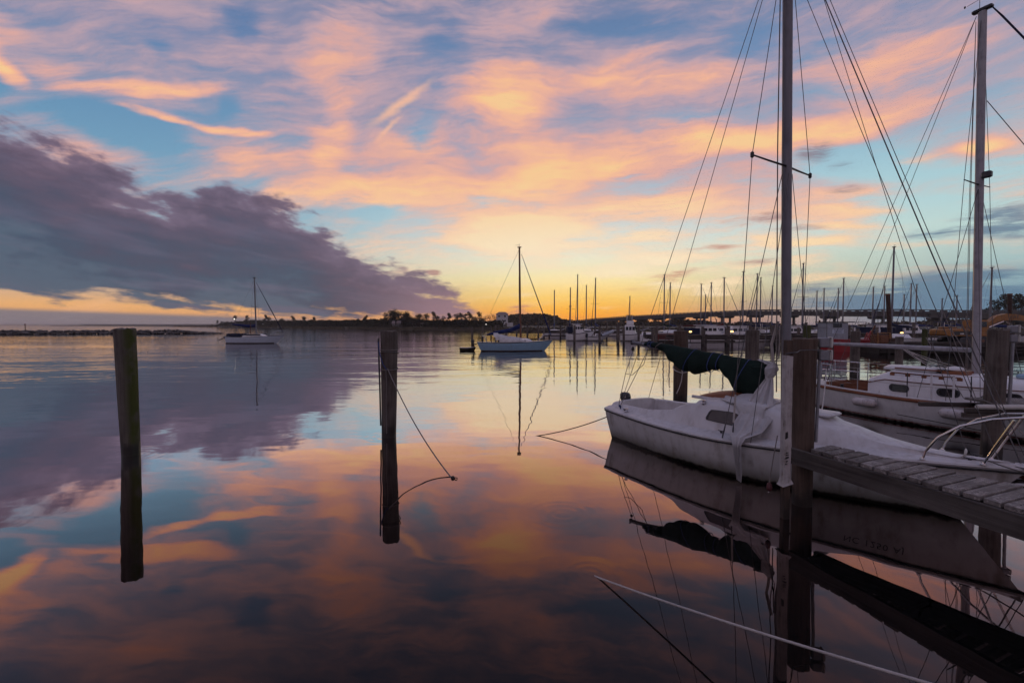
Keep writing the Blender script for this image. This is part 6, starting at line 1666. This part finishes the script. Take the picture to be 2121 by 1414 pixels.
# marsh grass edge of the shore (one fringe)
m = MB()
for i in range(2600):
    k = rnd.randrange(1, len(SHORE) - 1); u = rnd.random()
    x = lerp(SHORE[k][0], SHORE[k + 1][0], u); y = lerp(SHORE[k][1], SHORE[k + 1][1], u) + rnd.uniform(0.6, 5.5)
    h = rnd.uniform(0.6, 1.5); w_ = rnd.uniform(0.5, 1.3)
    m.add([(x - w_, y, 0.1), (x + w_, y + rnd.uniform(-.4, .4), 0.1), (x + rnd.uniform(-.5, .5), y + rnd.uniform(-.3, .3), 0.1 + h)], [(0, 1, 2)])
o = m.build('marsh_grass', 'marsh', None, 0, 'stuff'); tag(o, 'dry brown marsh grass fringing the far shore', 'marsh grass')
# very distant shore on the left
m = MB(); secs = []
for i in range(41):
    x = lerp(-7500, -1350, i / 40)
    secs.append([(x, 4200, -1), (x, 4200, 9.5 * (0.65 + 0.35 * mnoise.noise(Vector((x * 0.003, 0, 0)))) * min(1.0, (41 - i) / 9.0) + 1.2), (x, 4400, -1)])
m.loft(secs); m.build('far_shore', 'far_land', None, 0, 'structure')
# rubble breakwater
m = MB(); rnd = random.Random(5)
for i in range(1150):
    f = rnd.random(); lay = rnd.random()
    cx = lerp(-150, -74.5, f); cy = lerp(104.5, 119.0, f) + rnd.uniform(-1.6, 1.6) * (1.15 - lay)
    end = min(1.0, (1 - f) * 8)
    cz = lay * 0.85 * end - 0.05
    s = rnd.uniform(0.28, 0.62) * (1.0 - 0.25 * lay)
    vs = []
    for (x, y, z) in ((1, 0, 0), (-1, 0, 0), (0, 1, 0), (0, -1, 0), (0, 0, 1), (0, 0, -1), (.7, .7, .5), (-.7, .7, .4), (.6, -.7, .5), (-.7, -.6, .5)):
        vs.append((cx + x * s * rnd.uniform(0.7, 1.25), cy + y * s * rnd.uniform(0.7, 1.2), cz + z * s * rnd.uniform(0.5, 0.85)))
    m.add(vs, [(0, 6, 4), (6, 2, 4), (2, 7, 4), (7, 1, 4), (1, 9, 4), (9, 3, 4), (3, 8, 4), (8, 0, 4), (0, 2, 6), (2, 1, 7), (1, 3, 9), (3, 0, 8), (2, 0, 5), (1, 2, 5), (3, 1, 5), (0, 3, 5)])
o = m.build('rubble_breakwater', 'rock', None, 0, 'stuff'); tag(o, 'long low breakwater of loose rocks across the left water', 'breakwater')
# channel marker far left and a buoy
mk = thing('channel_marker', 'thin channel marker post beyond the breakwater at the far left', 'marker', (-231.0, 220.0, 0))
MB().tube([(0, 0, -1), (0, 0, 2.1)], 0.16, 6).build('post', 'bark', mk); MB().bbox((0, 0, 2.3), (0.7, 0.1, 0.7), 0.02).build('day_board', 'boot_red', mk)

# ---- road bridge
br = thing('road_bridge', 'long concrete road bridge on twin column piers crossing behind the marina', 'bridge', (0, 0, 0))
def bpt(t):
    return Vector((85.1 + 6.04 * t, 305 - 17.0 * t, 0))
def bz(t):
    return curve1([(-11.0, 0.9), (-8, 2.4), (-5, 4.6), (-2.5, 6.2), (0.0, 7.2), (3.0, 7.9), (5.0, 8.1), (8.0, 6.7), (10.0, 5.4), (13.0, 4.4)], t)
bd = (bpt(1) - bpt(0)).normalized(); bn = Vector((bd.y, -bd.x, 0))
if bn.y > 0:
    bn = -bn
T0, T1 = -11, 13
for t_ in range(T0, T1):
    m = MB()
    secs = []
    for k in range(3):
        u = t_ + k / 2; p = bpt(u); z = bz(u)
        secs.append([p + bn * w_ + Vector((0, 0, z + q)) for w_, q in ((5.0, -0.15), (5.0, 0.12), (-5.0, 0.12), (-5.0, -0.15))])
    m.loft(secs, True, True); ds_ = m.build('deck_span', 'concrete', br, 20)
    for off in (-4.2, -1.4, 1.4, 4.2):
        g = MB(); secs = []
        for k in range(3):
            u = t_ + 0.01 + 0.98 * k / 2; p = bpt(u) + bn * off; z = bz(u)
            secs.append([p + bn * w_ + Vector((0, 0, z + q)) for w_, q in ((0.3, -1.45), (0.3, -0.16), (-0.3, -0.16), (-0.3, -1.45))])
        g.loft(secs, True, True).build('girder', 'concrete', ds_, 20)
    for s in (1, -1):
        r_ = MB(); secs = []
        for k in range(3):
            u = t_ + k / 2; p = bpt(u) + bn * (4.85 * s); z = bz(u)
            secs.append([p + bn * w_ + Vector((0, 0, z + q)) for w_, q in ((0.14, 0.85), (0.14, 1.12), (-0.14, 1.12), (-0.14, 0.85))])
        r_.loft(secs, True, True)
        secs = []
        for k in range(3):
            u = t_ + k / 2; p = bpt(u) + bn * (4.85 * s); z = bz(u)
            secs.append([p + bn * w_ + Vector((0, 0, z + q)) for w_, q in ((0.15, 0.12), (0.15, 0.48), (-0.15, 0.48), (-0.15, 0.12))])
        r_.loft(secs, True, True)
        for k in range(6):
            u = t_ + (k + 0.5) / 6; p = bpt(u) + bn * (4.85 * s)
            r_.box((p.x, p.y, bz(u) + 0.66), (0.35, 0.9, 0.38), 0.35)
        r_.build('parapet', 'concrete', ds_, 20)
for t_ in range(-6, T1):
    p = bpt(t_); z = bz(t_) - 1.47
    if z < 1.5:
        continue
    m = MB(); secs = []
    for w_, q in ((-4.9, 0.35), (-4.6, 0.75), (-3.4, 1.0), (3.4, 1.0), (4.6, 0.75), (4.9, 0.35)):
        c0 = p + bn * w_
        secs.append([c0 + bd * d + Vector((0, 0, z - hh)) for d, hh in ((-0.7, q), (0.7, q), (0.7, 0.0), (-0.7, 0.0))])
    m.loft(secs, True, True); cap = m.build('pier_cap', 'concrete', br, 20)
    for off in (-2.6, 2.6):
        q = p + bn * off
        MB().tube([(q.x, q.y, -1.0), (q.x, q.y, z - 0.95)], 0.55, 10).build('pier_column', 'concrete', cap)

# ---- houses on the shore
def house(label, x, y, w_, d, h, roof_h, mat='house_wall', rz=0.0, floors=2, cols=3, hip=True, name='house'):
    b = thing(name, label, 'house', (x, y, 0.5), rz, 'houses along the far shore')
    wl_ = MB().box((0, 0, h / 2), (w_, d, h)).build('wall', mat, b, 20)
    e = 0.4; k = 0.45 if hip else 1.0
    MB().add([(-w_ / 2 - e, -d / 2 - e, h), (w_ / 2 + e, -d / 2 - e, h), (w_ / 2 + e, d / 2 + e, h), (-w_ / 2 - e, d / 2 + e, h), (-w_ / 2 * (1 - k) if hip else -w_ / 2 - e, 0, h + roof_h), (w_ / 2 * (1 - k) if hip else w_ / 2 + e, 0, h + roof_h),
              (-w_ / 2 - e, -d / 2 - e, h - 0.15), (w_ / 2 + e, -d / 2 - e, h - 0.15), (w_ / 2 + e, d / 2 + e, h - 0.15), (-w_ / 2 - e, d / 2 + e, h - 0.15)],
             [(0, 1, 5, 4), (1, 2, 5), (2, 3, 4, 5), (3, 0, 4), (6, 7, 1, 0), (7, 8, 2, 1), (8, 9, 3, 2), (9, 6, 0, 3), (9, 8, 7, 6)]).build('roof', 'house_roof', b, 20)
    for f in range(floors):
        for c in range(cols):
            cx = lerp(-w_ / 2, w_ / 2, (c + 0.5) / cols); cz = h * (f + 0.55) / floors
            wn_ = MB().bbox((cx, -d / 2 - 0.03, cz), (w_ / cols * 0.46, 0.10, h / floors * 0.48), 0.02).build('window', 'cabin_white', b)
            MB().bbox((cx, -d / 2 - 0.07, cz), (w_ / cols * 0.36, 0.05, h / floors * 0.38), 0.01).build('pane', 'window_glass', wn_)
    return b
th = house('tall white tower house with hipped roof behind the pale blue sailboat mast', -5.3, 250, 6.2, 6.0, 7.3, 1.3, floors=3, cols=2, name='tower_house')
MB().bbox((0, -3.4, 1.3), (1.6, 0.8, 2.6), 0.05).build('porch', 'dark_metal', th)
for s in (-1, 1):
    MB().bbox((s * 4.4, 0, 1.4), (2.8, 4.5, 2.8), 0.1).build('side_wing', 'house_wall', th)
house('low white house half hidden by trees, left of the lone piling', -45.0, 222, 6, 5, 2.4, 1.1, floors=1, cols=4)
house('grey gabled house under the pines left of the tower house', -24.0, 228, 7, 6, 3.0, 1.4, 'concrete', floors=1, cols=3)
house('small pale gabled cottage at the foot of the big oak clump', -55.0, 222, 3.6, 4, 2.2, 1.5, hip=False, floors=1, cols=2)
house('white bungalow on the far point behind the left sailboat', -150.0, 352, 7, 6, 2.4, 1.2, floors=1, cols=4)
house('cream cottage among the trees right of the left sailboat', -118.0, 318, 6, 5, 2.4, 1.3, 'hull_cream', floors=1, cols=3)
house('white two storey house far left on the wooded point', -185.0, 402, 6, 6, 4.2, 1.4, floors=2, cols=3)

# ---- trees
def leaf_cluster(m, c, r, n, s, rnd, flat_=0.7):
    for _ in range(n):
        while True:
            p = Vector((rnd.uniform(-1, 1), rnd.uniform(-1, 1), rnd.uniform(-1, 1)))
            if p.length < 1:
                break
        p = Vector((p.x * r, p.y * r, p.z * r * flat_)) + Vector(c)
        a, b_ = rnd.uniform(0, 2 * pi), rnd.uniform(-0.9, 0.9)
        u = Vector((cos(a), sin(a), b_)).normalized() * s * rnd.uniform(0.6, 1.3)
        v = Vector((-sin(a) * 0.6, cos(a) * 0.6, rnd.uniform(0.4, 1.0))).normalized() * s * rnd.uniform(0.5, 1.1)
        m.add([p - u, p + v * 0.8, p + u, p - v * 0.7], [(0, 1, 2, 3)])
def make_tree(kind, seed, h):
    rnd = random.Random(seed)
    tr, cr = MB(), MB()
    lean = rnd.uniform(-0.04, 0.04)
    if kind == 'pine':
        tr.tube([(0, 0, -0.3), (lean * h * 0.4, 0, h * 0.5), (lean * h, 0, h * 0.93)], [h * 0.020, h * 0.015, h * 0.005], 6)
        for i in range(rnd.randint(12, 16)):
            z = h * rnd.uniform(0.42, 1.0); a = rnd.uniform(0, 2 * pi); q = h * rnd.uniform(0.03, 0.22) * (1.35 - z / h * 0.85)
            c = (lean * z + q * cos(a), q * sin(a), z)
            tr.tube([(lean * z * 0.92, 0, z * 0.93), c], [h * 0.006, h * 0.003], 4)
            leaf_cluster(cr, c, h * rnd.uniform(0.09, 0.15), 60, h * 0.026, rnd, 0.7)
    elif kind == 'oak':
        tr.tube([(0, 0, -0.3), (0, 0, h * 0.35), (lean * h, 0, h * 0.75)], [h * 0.035, h * 0.028, h * 0.01], 6)
        for i in range(rnd.randint(13, 17)):
            a = rnd.uniform(0, 2 * pi); e = rnd.uniform(-0.15, 1.0); q = h * 0.33 * sqrt(max(0.05, 1 - (e - 0.2) ** 2)) * rnd.uniform(0.55, 1.0)
            c = (q * cos(a), q * sin(a), h * (0.55 + 0.36 * e))
            tr.tube([(0, 0, h * 0.38), c], [h * 0.012, h * 0.004], 4)
            leaf_cluster(cr, c, h * rnd.uniform(0.12, 0.18), 60, h * 0.026, rnd, 0.8)
    else:
        for i in range(rnd.randint(5, 7)):
            a = rnd.uniform(0, 2 * pi); q = h * rnd.uniform(0.0, 0.5)
            leaf_cluster(cr, (q * cos(a), q * sin(a), h * rnd.uniform(0.25, 0.6)), h * rnd.uniform(0.3, 0.42), 55, h * 0.05, rnd, 0.85)
        tr.tube([(0, 0, -0.2), (0.02, 0, h * 0.5)], [h * 0.04, h * 0.02], 5)
    return tr, cr
TREES = {}
for kind, seeds, h in (('pine', (1, 2, 3, 4), 10.0), ('oak', (11, 12, 13), 10.0), ('shrub', (21, 22), 3.0)):
    for sd in seeds:
        a, b_ = make_tree(kind, sd, h)
        t0 = a.build('trunk', 'bark', None, 60); c0 = b_.build('crown', 'pine_foliage', None, 0)
        TREES.setdefault(kind, []).append((t0.data, c0.data)); bpy.data.objects.remove(t0); bpy.data.objects.remove(c0)
NAMES = {'pine': 'pine_tree', 'oak': 'oak_tree', 'shrub': 'shrub'}
def plant(kind, i, x, y, h, label, group, rz=None):
    t0, c0 = TREES[kind][i % len(TREES[kind])]
    k = h / (3.0 if kind == 'shrub' else 10.0) * 1.14
    r = thing(NAMES[kind], label, 'shrub' if kind == 'shrub' else 'tree', (x, y, 0.3), rz if rz is not None else i * 1.7, group)
    r.scale = (k * (1.0 + 0.15 * sin(i * 3.3)), k * (1.0 + 0.15 * sin(i * 3.3)), k)
    for nm, me in (('trunk', t0), ('crown', c0)):
        o = bpy.data.objects.new(nm, me); COL.objects.link(o); o.parent = r
    return r
rnd = random.Random(31)
# the big clump and the row of pines right of it
for i, (px, Y, h, kd) in enumerate(((808, 214, 7.4, 'oak'), (820, 216, 8.2, 'oak'), (832, 214, 8.0, 'oak'), (843, 218, 7.2, 'oak'), (853, 213, 5.4, 'oak'))):
    plant(kd, i, PX(px, Y), Y, h, 'large dark oak in the tall shore clump, %s from its left' % ORD[i], 'oaks of the tall shore clump')
for i, (px, Y, h, kd) in enumerate(((869, 210, 6.4, 'oak'), (884, 208, 6.3, 'pine'), (898, 209, 6.6, 'pine'), (911, 210, 5.6, 'oak'), (931, 210, 6.2, 'pine'), (948, 212, 6.4, 'pine'), (955, 214, 6.2, 'pine'), (964, 213, 6.0, 'pine'), (973, 215, 6.8, 'pine'), (981, 216, 5.4, 'oak'), (993, 215, 6.6, 'pine'), (1000, 218, 5.6, 'oak'))):
    plant(kd, i + 3, PX(px, Y), Y, h, '%s on the shore, %s tree right of the tall clump' % ('open crowned pine' if kd == 'pine' else 'round crowned tree', ORD[i]), 'row of shore trees left of the tower house')
# long wooded point on the left
n_tall = 0
for i in range(46):
    f = i / 45
    px = lerp(455, 800, f ** 0.92) + rnd.uniform(-4, 4); Y = curve1([(0.0, 470), (0.3, 350), (0.7, 255), (1.0, 222)], f) + rnd.uniform(0, 14)
    tall = rnd.random() < 0.22
    h = (rnd.uniform(6.5, 8.5) if tall else rnd.uniform(4.2, 5.6)) * (0.72 + 0.28 * (1 - f)) * (1.15 if f < 0.35 else 1.0)
    kd = 'pine' if tall or rnd.random() < 0.3 else 'oak'
    n_tall += tall
    plant(kd, i, PX(px, Y), Y, h, ('tall pine standing above the woods of the left point, %s from the left' % ORD[n_tall - 1] if tall else ('low pine in the woods on the left point' if kd == 'pine' else 'low round tree in the woods on the left point')), 'trees of the wooded left point')
for i in range(60):
    f = i / 59
    px = lerp(430, 1010, f); Y = curve1([(0.0, 500), (0.2, 372), (0.45, 258), (0.7, 208), (1.0, 190)], f) + rnd.uniform(3, 9)
    plant('shrub', i, PX(px, Y), Y, rnd.uniform(1.8, 3.2), 'low dark shrub at the water edge of the left shore', 'shrubs along the left shore')
# bare tree by the tower house
def bare_tree(label, x, y, h, seed):
    r = thing('bare_tree', label, 'tree', (x, y, 0.5)); rnd = random.Random(seed)
    tr, br_ = MB(), MB()
    tr.tube([(0, 0, -0.3), (0.05, 0, h * 0.18), (0.0, 0, h * 0.34)], [h * 0.035, h * 0.028, h * 0.022], 7)
    def grow(p, d, L, rad, lev):
        q = p + d * L
        br_.tube([p, p + d * L * 0.5 + Vector((rnd.uniform(-.05, .05), rnd.uniform(-.05, .05), 0)) * L, q], [rad, rad * 0.8, rad * 0.6], 4 if lev > 1 else 5)
        if lev < 5:
            for _ in range(3 if lev < 4 else 2):
                nd = (d + Vector((rnd.uniform(-.75, .75), rnd.uniform(-.75, .75), rnd.uniform(-.15, .5)))).normalized()
                grow(q, nd, L * rnd.uniform(0.62, 0.8), max(0.02, rad * 0.6), lev + 1)
    for k in range(4):
        a = k * pi / 2 + 0.4
        grow(Vector((0, 0, h * (0.22 + 0.04 * k))), Vector((cos(a) * 0.7, sin(a) * 0.7, 0.9)).normalized(), h * 0.20, h * 0.016, 1)
    tr.build('trunk', 'bark', r, 60); br_.build('crown', 'bark', r, 60)
    return r
bare_tree('bare leafless tree with a round crown left of the tower house', PX(1019, 245), 245, 9.0, 3)
# big pines at the right edge behind the bridge
for i, (px, Y, h) in enumerate(((2068, 150, 9.4), (2083, 152, 10.0), (2097, 155, 9.2), (2114, 150, 10.2), (2128, 152, 9.4), (2030, 160, 6.4), (2046, 158, 6.8))):
    plant('pine', i, PX(px, Y), Y, h, ('tall dark pine rising above the bridge at the right edge, %s from the left' % ORD[i]) if h > 9 else ('lower dark pine showing under the bridge, %s of two' % ('left' if i == 5 else 'right')), 'pines at the right edge')
# wooded rise behind the marina: one mass of trees
m = MB(); rnd = random.Random(8)
def ridge(px):
    return curve1([(1000, 677), (1030, 662), (1050, 654), (1075, 651), (1120, 650), (1150, 654), (1165, 662), (1200, 665), (1260, 666), (1300, 668), (1330, 664), (1350, 667), (1400, 662), (1440, 664), (1480, 668), (1510, 670), (1540, 667), (1580, 669), (1620, 672), (1680, 680), (1760, 676), (1830, 669), (1880, 668), (1940, 664), (2000, 662), (2140, 660)], px)
for i in range(3000):
    px = rnd.uniform(1004, 2140) if i > 700 else rnd.uniform(1026, 1175); f = (px - 1000) / 1140
    Y = lerp(330, 235, min(1, f * 1.3)) + rnd.uniform(-25, 40)
    if px < 1170:
        Y = rnd.uniform(340, 420)
    topz = 2.3 + (672 - ridge(px)) / 960 * Y
    z = max(0.8, topz * (rnd.random() ** 0.6)) - 0.6
    leaf_cluster(m, (PX(px, Y), Y, z), rnd.uniform(1.0, 2.0), 16, 0.85, rnd, 0.8)
o = m.build('forest', 'forest_foliage', None, 0, 'stuff'); tag(o, 'brown dusky wooded rise behind the marina and bridge', 'forest')

# undergrowth and massed trees of the left point, which read as one dark band
m = MB(); rnd = random.Random(18)
for i in range(2600):
    f = rnd.random(); px = lerp(440, 1040, f)
    Y = curve1([(0.0, 490), (0.2, 372), (0.45, 262), (0.7, 214), (1.0, 205)], f) + rnd.uniform(4, 22)
    lim = curve1([(440, 676), (470, 667), (520, 664), (600, 664), (700, 664), (780, 662), (800, 659), (850, 660), (880, 664), (960, 664), (1040, 665)], px)
    topz = 2.3 + (672 - lim - 0.8 * mnoise.noise(Vector((px * 0.08, 0, 0))) * 2) / 960 * Y
    leaf_cluster(m, (PX(px, Y), Y, max(0.7, topz * rnd.random() ** 0.7) - 0.4), rnd.uniform(0.7, 1.5), 16, 0.62, rnd, 0.8)
o = m.build('thicket', 'pine_foliage', None, 0, 'stuff'); tag(o, 'dark thicket filling the gaps between the trees of the left shore', 'thicket')

# ================================================================ evening haze over the water
def haze_box():
    m = bpy.data.materials.new('haze'); m.use_nodes = True
    nt = m.node_tree
    for n in list(nt.nodes):
        nt.nodes.remove(n)
    out = nt.nodes.new('ShaderNodeOutputMaterial')
    v = nt.nodes.new('ShaderNodeVolumePrincipled')
    v.inputs['Color'].default_value = (0.92, 0.88, 0.86, 1)
    v.inputs['Density'].default_value = 0.0002
    v.inputs['Anisotropy'].default_value = 0.3
    nt.links.new(v.outputs[0], out.inputs['Volume'])
    MATS['haze'] = m
    x0, x1, y0, y1, z0, z1 = -8000, 2500, -40, 4600, -1.6, 14.0
    o = mesh_obj('haze', [(x0, y0, z0), (x1, y0, z0), (x1, y1, z0), (x0, y1, z0), (x0, y0, z1), (x1, y0, z1), (x1, y1, z1), (x0, y1, z1)],
                 [(3, 2, 1, 0), (4, 5, 6, 7), (0, 1, 5, 4), (1, 2, 6, 5), (2, 3, 7, 6), (3, 0, 4, 7)], 'haze', kind='stuff')
    tag(o, 'thin evening haze hanging over the water', 'haze')
haze_box()
SC.cycles.volume_bounces = 1
SC.cycles.volume_step_rate = 10.0
